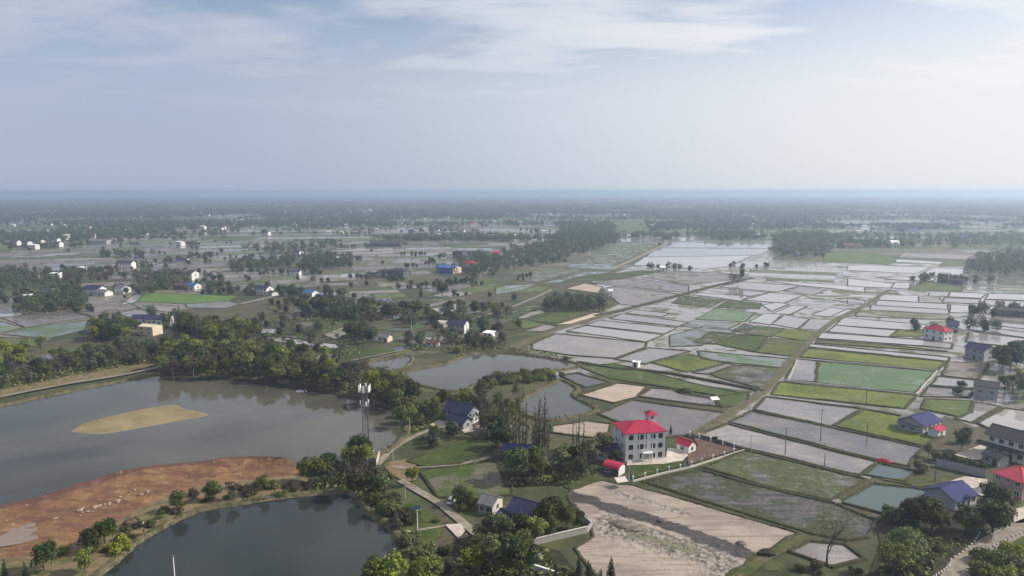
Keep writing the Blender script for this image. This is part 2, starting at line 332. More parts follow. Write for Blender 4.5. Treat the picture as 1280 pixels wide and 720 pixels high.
def bare(g, i):
    mb = MB(); 
    def grow(p, d, L, r, n):
        q = p + d*L; mb.tube([p, p+d*L*.5+Vector(g.normal(size=3)*.03*L), q], [r, r*.85, r*.6], 5 if n > 1 else 3)
        if n: 
            for k in range(3): grow(q if k else p+d*L*.7, (d + Vector(g.normal(size=3))*.48).normalized(), L*g.uniform(.55, .78), r*.58, n-1)
    grow(Vector((0, 0, -.2)), Vector((0, 0, 1)), 3.2, .17, 5)
    me = mb.mesh('branches'); me.materials.append(MAT['bark']); z = max(v.co.z for v in me.vertices)
    for v in me.vertices: v.co *= 10/z
    return (crown_mesh('crown', lobes_round(g, 2.6, 6.6, 3.0, 9, (.8, 1.4)), 1.4, .35, g, 'leaf_brown', .1), me)
add_kind('bare', 2, bare)
def bush(mat):
    def fn(g, i):
        L = [((g.uniform(-4, 4), g.uniform(-4, 4), g.uniform(2, 5.2)), (g.uniform(2.4, 3.8),)*2+(g.uniform(2.6, 4.2),)) for k in range(9)]
        return (crown_mesh('bush', L, 5.5, 1.05, g, mat, .45), None)
    return fn
add_kind('bush', 4, bush('leaf_olive')); add_kind('bushbr', 3, bush('leaf_brown')); add_kind('bushlt', 3, bush('leaf_light')); add_kind('bushdk', 3, bush('leaf_dark'))
NAME = dict(dk='broadleaf_tree', ol='broadleaf_tree', lt='broadleaf_tree', br='half_bare_tree', rd='round_tree', wil='willow_tree', con='conifer_tree', pop='poplar_tree', bare='bare_tree', bush='bush', bushbr='bush', bushlt='bush', bushdk='bush')
CAT = dict(dk='tree', ol='tree', lt='tree', br='tree', rd='tree', wil='tree', con='conifer', pop='poplar', bare='tree', bush='bush', bushbr='bush', bushlt='bush', bushdk='bush')
DESC = dict(dk='dark green broadleaf tree', ol='olive green broadleaf tree', lt='yellow-green broadleaf tree', br='brownish half-bare tree', rd='round dense dark tree', wil='pale green feathery tree', con='dark narrow conifer', pop='tall thin poplar with few leaves', bare='leafless dark tree', bush='olive green bush', bushbr='brown bush', bushlt='bright green bush', bushdk='dark green bush')
NTREE = {'n': 0}
QUEUE = []
def plant(kind, p, h, label, group=None, wide=1.0): QUEUE.append((kind, p, h, label, group, wide))
def plant_now(kind, p, h, label, group=None, wide=1.0):
    i = random.randrange(len(KINDS[kind])); crown, trunk = KINDS[kind][i]; s = h/10; rz = random.uniform(0, 6.28); sc = (s*wide*random.uniform(.88, 1.15), s*wide*random.uniform(.88, 1.15), s)
    NTREE['n'] += 1; NTREE[kind] = NTREE.get(kind, 0) + 1
    if trunk is None:
        o = bpy.data.objects.new(NAME[kind], crown); COL.objects.link(o); o.location = (p[0], p[1], -.05); o.rotation_euler = (0, 0, rz); o.scale = sc
        return tag(o, label, CAT[kind], group)
    r = empty(NAME[kind], (p[0], p[1], 0), rz, label, CAT[kind], group); r.scale = sc
    c = bpy.data.objects.new('crown', crown); COL.objects.link(c); c.parent = r
    b = bpy.data.objects.new('trunk', trunk); COL.objects.link(b); b.parent = r
    return r

# ------------------------------------------------------------------ polygons on the ground
KEEP = []           # (x, y, r) discs where no tree may stand
POLYS = []          # polygons where no tree may stand
def inside(p, poly):
    x, y = p[0], p[1]; c = False; n = len(poly); j = n-1
    for i in range(n):
        a, b = poly[i], poly[j]
        if (a[1] > y) != (b[1] > y) and x < (b[0]-a[0])*(y-a[1])/(b[1]-a[1]) + a[0]: c = not c
        j = i
    return c
def smooth(pts, closed=True, k=6):
    n = len(pts); out = []
    rng_ = range(n) if closed else range(n-1)
    for i in rng_:
        if closed: a, b, c, d = pts[i-1], pts[i], pts[(i+1) % n], pts[(i+2) % n]
        else: a, b, c, d = pts[max(i-1, 0)], pts[i], pts[i+1], pts[min(i+2, n-1)]
        for q in range(k):
            t = q/k; out.append(.5*((2*b) + (c-a)*t + (2*a-5*b+4*c-d)*t*t + (3*b-a-3*c+d)*t**3))
    if not closed: out.append(pts[-1])
    return out
def wobble(pts, amp, step=6.0, closed=True):
    out = []; n = len(pts)
    for i in range(n if closed else n-1):
        a, b = pts[i], pts[(i+1) % n]; L = (b-a).length; m = max(1, int(L/step)); nr = Vector((-(b-a).y, (b-a).x, 0)).normalized()
        for q in range(m):
            out.append(a + (b-a)*(q/m) + (nr*random.uniform(-amp, amp) if q else Vector((0, 0, 0))))
    if not closed: out.append(pts[-1])
    return out
BUND = MB(); BANK = MB(); EDGES = []; NEARB = []
def ribbon(mb, pts, w, h=0.0, z=0.0, closed=False, top=.5, shift=0.0):
    """a strip along a polyline; with h it has a raised flat crown and sloping sides"""
    n = len(pts); L = []
    for i in range(n):
        a = pts[i-1] if (i or closed) else pts[i]; b = pts[(i+1) % n] if (i < n-1 or closed) else pts[i]
        d = Vector((b.x-a.x, b.y-a.y, 0)).normalized(); L.append(Vector((-d.y, d.x, 0)))
    k = len(mb.v); prof = [(-.5, 0), (-.5*top, 1), (.5*top, 1), (.5, 0)] if h > 0 else [(-.5, 0), (.5, 0)]; m = len(prof)
    for p, q in zip(pts, L):
        ww = w*random.uniform(.9, 1.1) if h > 0 else w; hh = h*random.uniform(.75, 1.2)
        for s, t in prof: v = p + q*(s*ww + shift); mb.v.append((v.x, v.y, z + t*hh - (.05 if h > 0 and t == 0 else 0)))
    for i in range(n if closed else n-1):
        for j in range(m-1):
            a = k+i*m+j; b = k+((i+1) % n)*m+j; mb.f.append((a, b, b+1, a+1)); mb.mi.append(mb.cur)
TYPES = dict(W='paddy_water', Q='paddy_grey', M='paddy_mud', N='paddy_brown', B='field_bare', G='field_green', X='field_bright', d='field_dull', Y='field_yellow', S='field_seedling', D='field_dark', E='field_teal', P='pond_water', T='teal_water')
NF = [0]
def sheet(name, pts, mat, z, rnd=None):
    me = bpy.data.meshes.new(name); me.from_pydata([(p.x, p.y, z) for p in pts], [], [tuple(range(len(pts)))])
    bm = bmesh.new(); bm.from_mesh(me); bmesh.ops.recalc_face_normals(bm, faces=bm.faces)
    for f in bm.faces:
        if f.normal.z < 0: f.normal_flip()
    bm.to_mesh(me); bm.free()
    a = me.attributes.new('rnd', 'FLOAT', 'FACE'); a.data.foreach_set('value', [rnd if rnd is not None else random.random()])
    return tag(new_obj(name, me, mat), kind='structure')
def grow(px, e=.75):
    cx = sum(a for a, b in px)/len(px); cy = sum(b for a, b in px)/len(px); w = max(abs(a-cx) for a, b in px); h = max(abs(b-cy) for a, b in px)
    return [(a + e*max(-1, min(1, 2*(a-cx)/w)), b + e*.8*max(-1, min(1, 2*(b-cy)/h))) for a, b in px]
def field(ty, px, bund=1.0, name=None, sm=False, rnd=None, amp=.35):
    if max(b for a, b in px) < 640: px = grow(px)
    pts = GP(px); c = sum(pts, Vector())/len(pts)
    if sm: pts = smooth(pts)
    else: pts = wobble(pts, amp, 7 if c.y < 500 else 14)
    NF[0] += 1; z = .04 + (NF[0] % 56)*.004
    POLYS.append(pts)
    nm = name or ('pond_water' if ty in 'PT' else 'paddy_field')
    o = sheet(nm, pts, TYPES[ty], z, rnd)
    if bund > 0: nr = c.y < 420; NEARB.append(pts) if nr else None; ribbon(BUND, pts, (1.9 if nr else 1.5)*bund, (.5 if nr else .36)*bund, 0, True, .45)
    return o

# ================================================================== FIELDS (survey read from the picture)
FIELDS = [
 ('Q', [(957,497),(1077,512),(1037,533),(943,513)]), ('Q', [(939,515),(1037,535),(1153,560),(1134,583),(1098,576),(912,529)]), ('Q', [(909,531),(1097,578),(1074,594),(1060,592),(930,561),(873,545)]),
 ('Y', [(1043,533),(1081,513),(1128,522),(1176,545),(1154,558)]),
 ('D', [(932,564),(1082,600),(1035,626),(960,609),(878,585)]), ('D', [(804,603),(874,587),(960,611),(1043,630),(1096,652),(1085,672),(1057,676),(1017,668),(960,651)]),
 ('T', [(1097,580),(1145,590),(1130,603),(1081,594)]), ('T', [(1090,605),(1139,610),(1162,615),(1142,632),(1102,643),(1048,628)]),
 ('Q', [(1010,677),(1055,681),(1080,700),(1040,710),(985,690)]),
 ('M', [(748,518),(790,501),(912,518),(868,543),(830,547),(765,525)]), ('B', [(725,494),(772,480),(808,484),(795,497),(767,504)]), ('M', [(797,496),(815,486),(840,488),(852,493),(893,499),(896,508),(875,506)]),
 ('P', [(700,470),(722,467),(762,478),(732,484)]), ('B', [(690,533),(733,527),(763,531),(761,541),(740,547),(690,541)]),
 ('Q', [(666,430),(695,418),(807,429),(806,434),(768,448),(716,444),(665,437)]), ('Q', [(769,449),(810,436),(862,440),(806,455)]), ('W', [(709,414),(733,408),(828,419),(806,427)]),
 ('W', [(764,399),(778,393),(860,403),(847,408)]), ('W', [(732,407),(750,401),(845,410),(830,417)]), ('W', [(783,392),(795,388),(836,392),(826,396)]),
 ('Q', [(2,397),(84,389),(114,396),(33,408)]), ('S', [(-10,399),(29,409),(0,415),(-20,414)]), ('S', [(2,417),(33,410),(110,400),(104,413),(58,422)]), ('d', [(-20,421),(45,424),(50,433),(-10,431)]),
 ('N', [(93,389),(150,375),(172,384),(150,390),(115,394)]), ('M', [(148,391),(172,387),(206,392),(196,397),(160,396)]), ('M', [(172,385),(198,381),(222,383),(222,391)]), ('X', [(172,376),(182,366),(297,370),(285,376),(230,379)]), ('W', [(150,381),(170,366),(180,366),(170,377)]), ('Q', [(232,380),(286,377),(300,380),(280,385),(235,384)]),
 # right plain
 ('W', [(1055,398),(1158,407),(1152,414),(1044,407)]), ('W', [(1045,408),(1122,414),(1110,421),(1035,415)]), ('Y', [(1123,414),(1152,413),(1157,420),(1112,421)]), ('W', [(1027,417),(1155,426),(1190,430),(1188,436),(1155,433),(1022,424)]), ('Y', [(1022,426),(1110,432),(1182,440),(1020,430)]), ('W', [(1012,431),(1186,447),(1184,452),(1011,435)]), ('Y', [(1010,437),(1180,453),(1170,463),(1000,447)]),
 ('Q', [(997,450),(1022,453),(1020,478),(982,475)]), ('E', [(1022,453),(1168,466),(1143,492),(1020,479)]), ('Y', [(975,479),(1145,495),(1130,511),(965,494)]), ('N', [(1185,454),(1235,456),(1222,475),(1178,470)]), ('W', [(1172,472),(1220,477),(1217,486),(1163,482)]), ('M', [(1160,485),(1215,489),(1210,497),(1150,496)]), ('G', [(1157,500),(1215,503),(1212,515),(1200,522),(1152,512)]), ('W', [(1217,504),(1250,510),(1215,529),(1195,524),(1214,516)]), ('W', [(1222,530),(1255,512),(1290,517),(1290,537),(1255,545)]),
 ('W', [(1225,398),(1285,405),(1285,412),(1216,404)]), ('W', [(1213,408),(1285,417),(1285,423),(1211,413)]), ('W', [(1212,416),(1285,425),(1285,440),(1245,432),(1208,428)]),
 ('W', [(1097,377),(1183,381),(1184,387),(1095,382)]), ('W', [(1090,383),(1184,388),(1185,393),(1088,388)]), ('d', [(1074,389),(1186,395),(1184,400),(1070,396)]), ('W', [(1103,370),(1147,371),(1147,378),(1099,375)]), ('M', [(1149,371),(1173,372),(1178,379),(1149,378)]), ('W', [(1163,366),(1184,367),(1184,371),(1161,370)]), ('W', [(1189,366),(1233,368),(1225,373),(1186,371)]), ('Q', [(1181,373),(1225,375),(1223,380),(1179,378)]), ('W', [(1236,368),(1290,369),(1290,376),(1232,374)]), ('W', [(1232,376),(1290,378),(1290,385),(1227,381)]), ('W', [(1188,382),(1251,385),(1246,392),(1188,391)]), ('W', [(1060,374),(1093,378),(1089,381),(1060,380)]), ('W', [(1060,387),(1075,388),(1065,395),(1040,395)]), ('G', [(1140,357),(1160,353),(1205,359),(1200,365),(1135,362)]),
 ('W', [(1081,332),(1162,335),(1144,342),(1060,338),(1060,333)]), ('W', [(1098,348),(1170,346),(1165,352),(1120,350)]), ('W', [(1167,336),(1206,337),(1200,347),(1150,344)]), ('W', [(1060,349),(1117,355),(1112,360),(1060,358)]), ('W', [(1119,354),(1151,354),(1136,361),(1114,360)]), ('G', [(1060,316),(1112,321),(1122,324),(1110,331),(1060,328),(1030,328),(1030,318)]), ('W', [(1120,325),(1180,328),(1174,330),(1120,328)]), ('d', [(1182,327),(1220,327),(1215,333),(1174,333)]), ('M', [(1130,317),(1250,321),(1250,326),(1124,322)]), ('W', [(1200,350),(1236,351),(1236,356),(1210,356)]), ('d', [(1248,350),(1290,351),(1290,357),(1250,356)]),
 ('W', [(833,303),(970,306),(970,310),(824,309)]), ('W', [(822,311),(969,312),(945,319),(808,321)]), ('W', [(807,322),(940,320),(908,333),(880,336),(792,331)]), ('W', [(912,333),(931,327),(962,327),(958,332),(938,336)]), ('W', [(927,353),(998,358),(970,365),(901,359)]), ('W', [(889,361),(960,366),(937,370),(870,366)]), ('W', [(866,369),(884,364),(935,371),(925,376)]), ('W', [(962,367),(1003,370),(979,379),(931,375)]), ('M', [(980,364),(1003,359),(1032,363),(1015,369)]), ('W', [(958,351),(1080,359),(1080,365),(998,357)]),
 ('G', [(852,371),(905,376),(885,384),(840,379)]), ('G', [(910,377),(951,380),(948,386),(896,384)]), ('W', [(953,382),(972,379),(985,381),(965,389)]), ('W', [(965,392),(989,383),(1008,384),(987,393)]), ('W', [(1015,394),(1037,386),(1075,389),(1051,397)]), ('W', [(1041,376),(1062,374),(1080,376),(1080,380)]), ('W', [(937,402),(955,393),(977,394),(963,406)]), ('W', [(965,405),(981,395),(1010,400),(996,411)]), ('Q', [(1000,411),(1013,400),(1050,401),(1035,414)]), ('S', [(870,399),(894,387),(943,392),(930,402)]), ('S', [(852,408),(866,402),(925,405),(905,412)]),
 ('S', [(838,420),(883,408),(922,415),(875,432),(838,433)]), ('G', [(868,428),(888,416),(921,419),(892,430)]), ('G', [(895,430),(923,419),(959,422),(942,440)]), ('Y', [(944,440),(964,424),(1011,428),(992,446)]), ('G', [(933,417),(947,408),(980,412),(964,421)]), ('Y', [(966,420),(981,412),(1019,416),(1009,427)]), ('D', [(914,414),(930,406),(943,409),(932,416)]),
 ('S', [(873,440),(992,450),(981,461),(878,450)]), ('Y', [(815,454),(862,444),(905,455),(880,461),(858,465)]), ('M', [(866,466),(907,456),(918,458),(886,468)]), ('D', [(890,469),(920,458),(983,462),(967,480),(952,486),(900,473)]), ('G', [(723,459),(769,456),(795,462),(855,477),(925,492),(900,495),(838,485),(764,474)]), ('G', [(892,497),(935,492),(931,507),(903,509)]),
 ('d', [(704,333),(773,303),(826,305),(769,331)]), ('S', [(705,334),(714,330),(770,332),(766,337)]), ('d', [(647,350),(671,337),(726,338),(671,352)]), ('S', [(676,354),(733,340),(767,340),(717,347),(697,354)]), ('G', [(699,353),(730,346),(800,339),(830,340),(774,349),(736,351)]), ('S', [(620,358),(672,355),(655,362),(620,368)]), ('G', [(640,366),(671,358),(690,359),(674,365)]), ('B', [(707,361),(731,355),(752,359),(747,366)]), ('M', [(738,354),(788,348),(860,357),(860,366),(770,357)]), ('M', [(754,362),(767,359),(848,368),(797,382),(775,380)]), ('M', [(802,347),(847,340),(900,342),(940,347),(862,355)]),
 ('G', [(640,393),(640,386),(673,381),(678,384),(650,392)]), ('G', [(664,400),(704,387),(743,388),(693,404)]), ('M', [(641,397),(674,387),(682,391),(655,398)]), ('M', [(655,414),(681,406),(697,409),(680,414)]), ('B', [(693,406),(743,392),(760,393),(730,404)]), ('G', [(640,401),(662,401),(683,405),(655,411)]),
 ('G', [(558,393),(580,386),(634,386),(585,398)]), ('G', [(594,401),(640,389),(662,391),(640,400),(612,411)]), ('W', [(460,386),(480,381),(489,386),(465,392)]), ('W', [(472,398),(501,392),(504,398),(485,400)]), ('S', [(477,412),(506,408),(535,401),(530,409),(506,414)]), ('W', [(540,386),(570,380),(570,388),(551,393)]), ('Q', [(537,402),(561,401),(558,409)]),
 ('W', [(334,426),(355,422),(420,430),(428,437),(364,430)]), ('W', [(369,404),(391,403),(393,407),(372,409)]), ('N', [(352,396),(372,386),(398,385),(393,395),(362,399)]), ('G', [(333,385),(360,383),(352,391)]), ('W', [(324,411),(352,412),(350,416),(326,416)]), ('Q', [(445,392),(458,384),(456,394)]), ('M', [(404,418),(440,404),(452,408),(420,424)]),
 # the two meadows by the lane
 ('G', [(509,577),(569,551),(618,549),(622,557),(573,580),(530,583)]), ('G', [(522,588),(572,584),(612,577),(640,586),(640,618),(592,624),(548,621)]),
 # pinkish construction ground
 ('W', [(776,299),(816,299),(828,302),(777,302)]), ('W', [(838,298),(870,297),(885,300),(842,302)]), ('G', [(770,280),(805,279),(812,289),(770,291)]),
]
sheet('paddy_field', wobble(GP([(690,475),(655,437),(700,410),(775,380),(740,352),(800,330),(835,301),(975,301),(965,325),(1060,330),(1300,330),(1300,500),(1220,535),(1180,520),(1140,560),(1085,600),(990,560),(935,560),(900,520),(940,490),(860,480),(800,462)]), 1, 12), 'paddy_mix', .02, .5)
sheet('paddy_field', wobble(GP([(-60,425),(-60,385),(60,380),(150,362),(230,362),(300,380),(232,386),(200,400),(110,404),(60,424)]), 1, 12), 'paddy_brown', .02, .5)
for ty, px in FIELDS: field(ty, px, 1.0 if min(b for a, b in px) > 340 else .8)
SITE = [(716,612),(752,601),(775,606),(792,607),(998,668),(950,692),(905,724),(748,724),(718,686),(741,672),(738,657),(709,620)]
def building_site():
    from mathutils import noise as mn
    poly = GP(SITE); POLYS.append(poly); st = .55; x0, x1 = min(p.x for p in poly), max(p.x for p in poly); y0, y1 = min(p.y for p in poly), max(p.y for p in poly)
    nx, ny = int((x1-x0)/st)+2, int((y1-y0)/st)+2
    def dist(q, L):
        best = 1e9
        for a, b in zip(L, L[1:]):
            d = b-a; t = max(0, min(1, (q-a).dot(d)/d.length_squared)); best = min(best, (q-a-d*t).length)
        return best
    trk = GP([(706,618),(738,627),(790,643),(840,659),(900,681),(938,696)]); rub = GP([(765,655),(800,668),(850,685),(900,702)]); rub2 = GP([(772,617),(815,629),(858,643)]); grn = GP([(790,670),(830,680),(868,690)])
    V, A, B, C, keep = [], [], [], [], []
    for j in range(ny):
        for i in range(nx):
            q = Vector((x0+i*st, y0+j*st, 0)); n = mn.fractal(q*.16, .8, 2.1, 5); n2 = mn.fractal(q*.5+Vector((7, 3, 0)), .7, 2.1, 4)
            tr = max(0, min(1, 1.5 - dist(q, trk)/(3.2+n*1.6))); ru = max(0, min(1, 1.4 - dist(q, rub)/(7.5+n*5))); r2 = max(0, min(1, 1.2 - dist(q, rub2)/(2.4+n*2.5)))
            A.append(tr); B.append(max(ru, r2*.9)); C.append(max(0, min(1, 1.3-dist(q, grn)/(2.8+n*2)))); keep.append(inside(q, poly))
            z = .14 + n2*.05 + .45*max(ru, r2*.7)*max(0, n2+.15) - .1*tr
            V.append((q.x, q.y, max(z, .03)))
    Fc = [(j*nx+i, j*nx+i+1, (j+1)*nx+i+1, (j+1)*nx+i) for j in range(ny-1) for i in range(nx-1) if keep[j*nx+i] and keep[(j+1)*nx+i+1]]
    me = bpy.data.meshes.new('bare_ground'); me.from_pydata(V, [], Fc); me.update()
    for nm, arr in (('wet', A), ('rubble', B), ('grass', C)): a = me.attributes.new(nm, 'FLOAT', 'POINT'); a.data.foreach_set('value', arr)
    t = NT('site_ground'); p = t.pos(); a = t.noise(p, .06, 6, .6, .5); b = t.noise(p, .7, 6, .7); s_ = t.noise(t.mapping(p, (.05, .7, .3), R(52)), 1, 5, .65, .5)
    c = t.mix(t.ramp(a, .45, .56), (.33, .275, .225), (.255, .212, .175)); c = t.mix(t.math('MULTIPLY', t.ramp(s_, .48, .58), .6), c, (.17, .14, .115)); jit = t.math('MULTIPLY', t.math('SUBTRACT', b, .5), 1.6)
    rb = t.ramp(t.math('ADD', t.attr('rubble'), jit), .55, .75); c = t.mix(rb, c, t.mix(t.ramp(b, .44, .58), (.12, .10, .085), (.30, .265, .23)))
    c = t.mix(t.math('MULTIPLY', t.ramp(t.math('ADD', t.attr('grass'), jit), .6, .9), .7), c, (.13, .13, .075))
    w = t.ramp(t.math('ADD', t.attr('wet'), t.math('MULTIPLY', jit, .7)), .5, .7); c = t.mix(w, c, t.mix(t.ramp(s_, .45, .58), (.042, .034, .030), (.068, .054, .047)))
    t.end(t.bsdf(c, t.fmix(w, .9, .5), .3, b, .8, .15)); me.materials.append(MAT['site_ground'])
    tag(new_obj('bare_ground', me), kind='structure'); ribbon(BUND, wobble(poly, .7, 4), 1.4, .35, 0, True, .4)
building_site()

# lakes and big ponds
def water(name, px, mat, z=.03, bank=None, bw=3.5, bh=.9, sm=True):
    pts = GP(px); pts = smooth(pts, True, 8) if sm else wobble(pts, .6, 5); POLYS.append(pts)
    sheet(name, pts, mat, z)
    if bank: ribbon(bank, pts, bw, bh, 0, True, .35); EDGES.append((pts, bw))
    return pts
water('lake_water', [(-160,545),(-60,520),(0,507),(100,486),(170,473),(215,467),(300,472),(372,478),(425,490),(472,503),(505,520),(505,545),(480,566),(440,578),(390,582),(320,580),(250,584),(160,596),(100,614),(50,632),(0,645),(-120,690)], 'lake_water', .03, BANK, 4, .8)
lower_lake = water('lake_water', [(100,740),(140,703),(165,681),(200,659),(250,637),(300,629),(370,619),(436,616),(462,640),(488,658),(500,676),(508,695),(515,725),(520,800),(300,900),(60,860)], 'lower_lake_water', .02, BANK, 3.5, .8)
water('pond_water', [(505,465),(551,456),(582,445),(612,441),(650,443),(714,453),(722,459),(690,464),(640,467),(610,476),(575,489),(545,486),(515,478)], 'pond_water', .03, BANK, 3.5, .8)
water('pond_water', [(459,454),(510,445),(512,454),(495,463),(468,462)], 'pond_water', .035, BANK, 2.5, .6)
water('pond_water', [(695,477),(706,477),(722,487),(717,496),(745,511),(725,520),(690,526),(660,520),(648,508),(660,495)], 'pond_water', .04, BANK, 3.5, .8)
water('pond_water', [(38,447),(70,441),(92,446),(80,458),(40,458)], 'pond_water', .035, BANK, 2, .5)
water('pond_water', [(1146,704),(1156,696),(1163,700),(1154,712)], 'pond_water', .035, BANK, 1.6, .4)
water('pond_water', [(640,530),(662,534),(655,545),(632,548)], 'pond_water', .045, BANK, 2, .5)
tag(BUND.build('field_bank', 'bund_earth'), kind='structure'); tag(BANK.build('lake_bank', 'lake_edge'), kind='structure')

# grid of smaller plots on the plain the survey leaves out
GRIDS = {}; PBG = []
def grid_fill(px, ang, cw, ch, weights, gap=1.2, seed=1, jit=.25):
    rg = random.Random(seed); poly = GP(px); ca, sa = math.cos(ang), math.sin(ang)
    loc = [(p.x*ca+p.y*sa, -p.x*sa+p.y*ca) for p in poly]; x0, x1 = min(a for a, b in loc), max(a for a, b in loc); y0, y1 = min(b for a, b in loc), max(b for a, b in loc)
    ks, ws = list(weights), list(weights.values()); y = y0
    while y < y1:
        hh = ch*rg.uniform(.6, 1.5); x = x0 + rg.uniform(-cw, 0)
        while x < x1:
            ww = cw*rg.uniform(.5, 1.6); sk = rg.uniform(-jit, jit)*hh*.25; g = gap*rg.uniform(.6, 1.3)
            q = [(x+g, y+g), (x+ww-g, y+g+sk), (x+ww-g, y+hh-g+sk*.6), (x+g, y+hh-g)]
            P = [Vector((a*ca-b*sa, a*sa+b*ca, 0)) for a, b in q]; c = sum(P, Vector())/4; x += ww
            if not inside(c, poly): continue
            tests = P + [c] + [(P[i]+P[(i+1) % 4])/2 for i in range(4)]
            if any(inside(t_, f) for t_ in tests for f in NEARPOLY(c) + [q_ for a_, b_, e_, f_, q_ in PBG if a_-60 < c.x < b_+60 and e_-60 < c.y < f_+60]): continue
            ty = rg.choices(ks, ws)[0]; d = GRIDS.setdefault(ty, ([], [])); d[0].append([(p.x, p.y, .05 + rg.random()*.1) for p in P]); d[1].append(rg.random()); PBG.append((min(p.x for p in P), max(p.x for p in P), min(p.y for p in P), max(p.y for p in P), P))
        y += hh
PB = [(min(p.x for p in q), max(p.x for p in q), min(p.y for p in q), max(p.y for p in q), q) for q in POLYS]
def NEARPOLY(c, m=140): return [q for a, b, e, f, q in PB if a-m < c.x < b+m and e-m < c.y < f+m]
grid_fill([(-80,352),(-80,322),(0,316),(130,304),(420,300),(560,308),(625,318),(560,326),(545,340),(470,345),(440,352),(400,362),(330,360),(300,366),(240,363),(225,372),(175,366),(150,362),(140,342)], R(18), 62, 22, dict(M=4, N=5, W=1.2, d=2.6, G=.6, Q=1), seed=3)
grid_fill([(-100,400),(-60,372),(20,372),(30,388),(0,396)], R(18), 50, 24, dict(M=2, W=3, N=1), seed=4)
grid_fill([(560,385),(520,378),(590,345),(645,352),(640,380)], R(60), 45, 18, dict(G=3, M=3, W=2, d=2), seed=5)
grid_fill([(400,376),(330,372),(440,352),(500,350),(545,362),(470,380)], R(18), 45, 20, dict(M=4, d=3, W=2), seed=15)
grid_fill([(320,440),(330,395),(420,385),(520,385),(640,400),(640,440),(560,440),(440,460)], R(24), 30, 14, dict(P=1.3, W=2, N=2, G=1.5, d=3), seed=16)
grid_fill([(860,352),(960,338),(1060,332),(1290,345),(1290,375),(1190,400),(1000,420),(900,420),(840,404)], R(-22), 58, 22, dict(W=5, M=3, G=1.0, d=1.2, S=.6), seed=6, gap=.9)
grid_fill([(840,404),(860,352),(960,338),(1060,332),(1290,345),(1290,375),(1190,400),(1170,460),(1000,440),(900,440)], R(-22), 26, 11, dict(W=4.5, M=3, G=1.0, d=1.6, S=.6, N=.6), seed=21, gap=.7)
grid_fill([(735,352),(800,340),(960,338),(960,352),(850,366),(770,385),(752,366)], R(-15), 40, 16, dict(M=4, W=3, N=1), seed=22, gap=.8)
grid_fill([(1190,400),(1290,385),(1290,520),(1190,520)], R(-25), 40, 16, dict(W=3, M=2, d=2, N=1), seed=7)
grid_fill([(1000,345),(1000,320),(1290,312),(1290,350)], R(-12), 85, 34, dict(W=4, M=2.5, G=1.5, d=1.5), seed=8)
grid_fill([(600,330),(660,318),(760,306),(830,303),(960,303),(960,292),(770,290),(620,300),(560,308)], R(8), 90, 40, dict(W=1.4, M=2, G=2.2, d=3), seed=9)
grid_fill([(-200,322),(-200,282),(200,276),(640,276),(1000,280),(1480,290),(1480,314),(1000,320),(760,300),(600,312),(420,300),(130,303)], R(6), 150, 60, dict(W=1.6, M=2, N=1.4, d=3.5, G=2), seed=10, gap=4)
grid_fill([(-300,280),(-300,258),(640,255),(1600,258),(1600,290),(1000,282),(200,277)], R(4), 320, 120, dict(W=1.4, M=1.4, d=4, G=2), seed=12, gap=10)
for ty, (qs, rn) in GRIDS.items():
    V = np.array(qs).reshape(-1, 3); me = np_mesh('paddy_field', V, len(qs), np.array(rn)); me.materials.append(MAT[TYPES[ty]])
    tag(new_obj('paddy_field', me), kind='structure')

# ------------------------------------------------------------------ roads, tracks, paths, paving
def road(name, px, w, mat, z=.33, h=0.0, keep=True, sharp=False):
    pts = wobble(GP(px), .15, 5, False) if sharp else smooth(GP(px), False, 6); mb = MB()
    ribbon(mb, pts, w, h, z if h == 0 else 0, False, .75)
    o = tag(mb.build(name, mat), kind='structure')
    if keep:
        for p in pts: KEEP.append((p.x, p.y, w*.6+1.5))
    return o
road('track', [(862,547),(890,531),(918,513),(940,499),(955,488),(968,475),(985,455),(1000,440),(1015,424),(1038,405),(1060,393),(1085,380),(1100,370),(1112,363)], 5.0, 'track_earth', h=.55)
road('track', [(745,395),(765,391),(790,385),(852,369),(880,361),(915,353),(940,348)], 6, 'bund_earth', h=.6)
road('track', [(640,436),(652,428),(690,414),(730,402),(758,394)], 6, 'track_earth', h=.5)
road('road', [(764,337.5),(802,320),(833,304),(822,297),(812,290)], 7, 'pale_road', .5)
road('path', [(-60,510),(0,497.5),(80,482),(150,470.5),(196,461)], 2.6, 'pale_road', .9)
road('lane', [(470,582),(477,576),(490,562),(514,548),(530,541),(550,534)], 2.5, 'pale_road', .36)
road('lane', [(489,584),(520,586),(569,581.5),(595,577),(612,572)], 2.0, 'pale_road', .36)
road('lane', [(500,601),(518,612),(547,629),(568,646),(586,661),(600,672)], 2.6, 'pale_road', .37)
road('road', [(1186,735),(1203,708),(1226,690),(1251,674),(1290,656),(1340,640)], 5.2, 'pale_road', .34)
road('road', [(300,380),(322,375),(345,370),(372,364)], 5, 'pale_road', .34)
road('path', [(585,401),(612,393),(640,384),(672,371),(690,362)], 3.0, 'pale_road', .34)
road('path', [(441,455.5),(480,447),(512,439)], 3.5, 'track_earth', h=.9)
road('path', [(438,452),(478,444),(508,437.5)], 1.3, 'pale_road', .75)
road('road', [(600,345),(620,329),(640,305),(668,297)], 7, 'pale_road', .34)
road('path', [(985,476),(997,449.5),(1085,456.5),(1171,464.5),(1145,494),(1082,487),(980,476.5)], .8, 'concrete', .5, h=.6, sharp=True)
road('ditch', [(722,453),(770,461),(800,463),(840,468),(900,479),(955,490)], 3.4, 'forest_floor', h=.7)
road('path', [(521,664),(545,660),(556,658)], 1.0, 'pale_road', .35)
road('path', [(500,676),(512,667)], 1.4, 'concrete', .9)
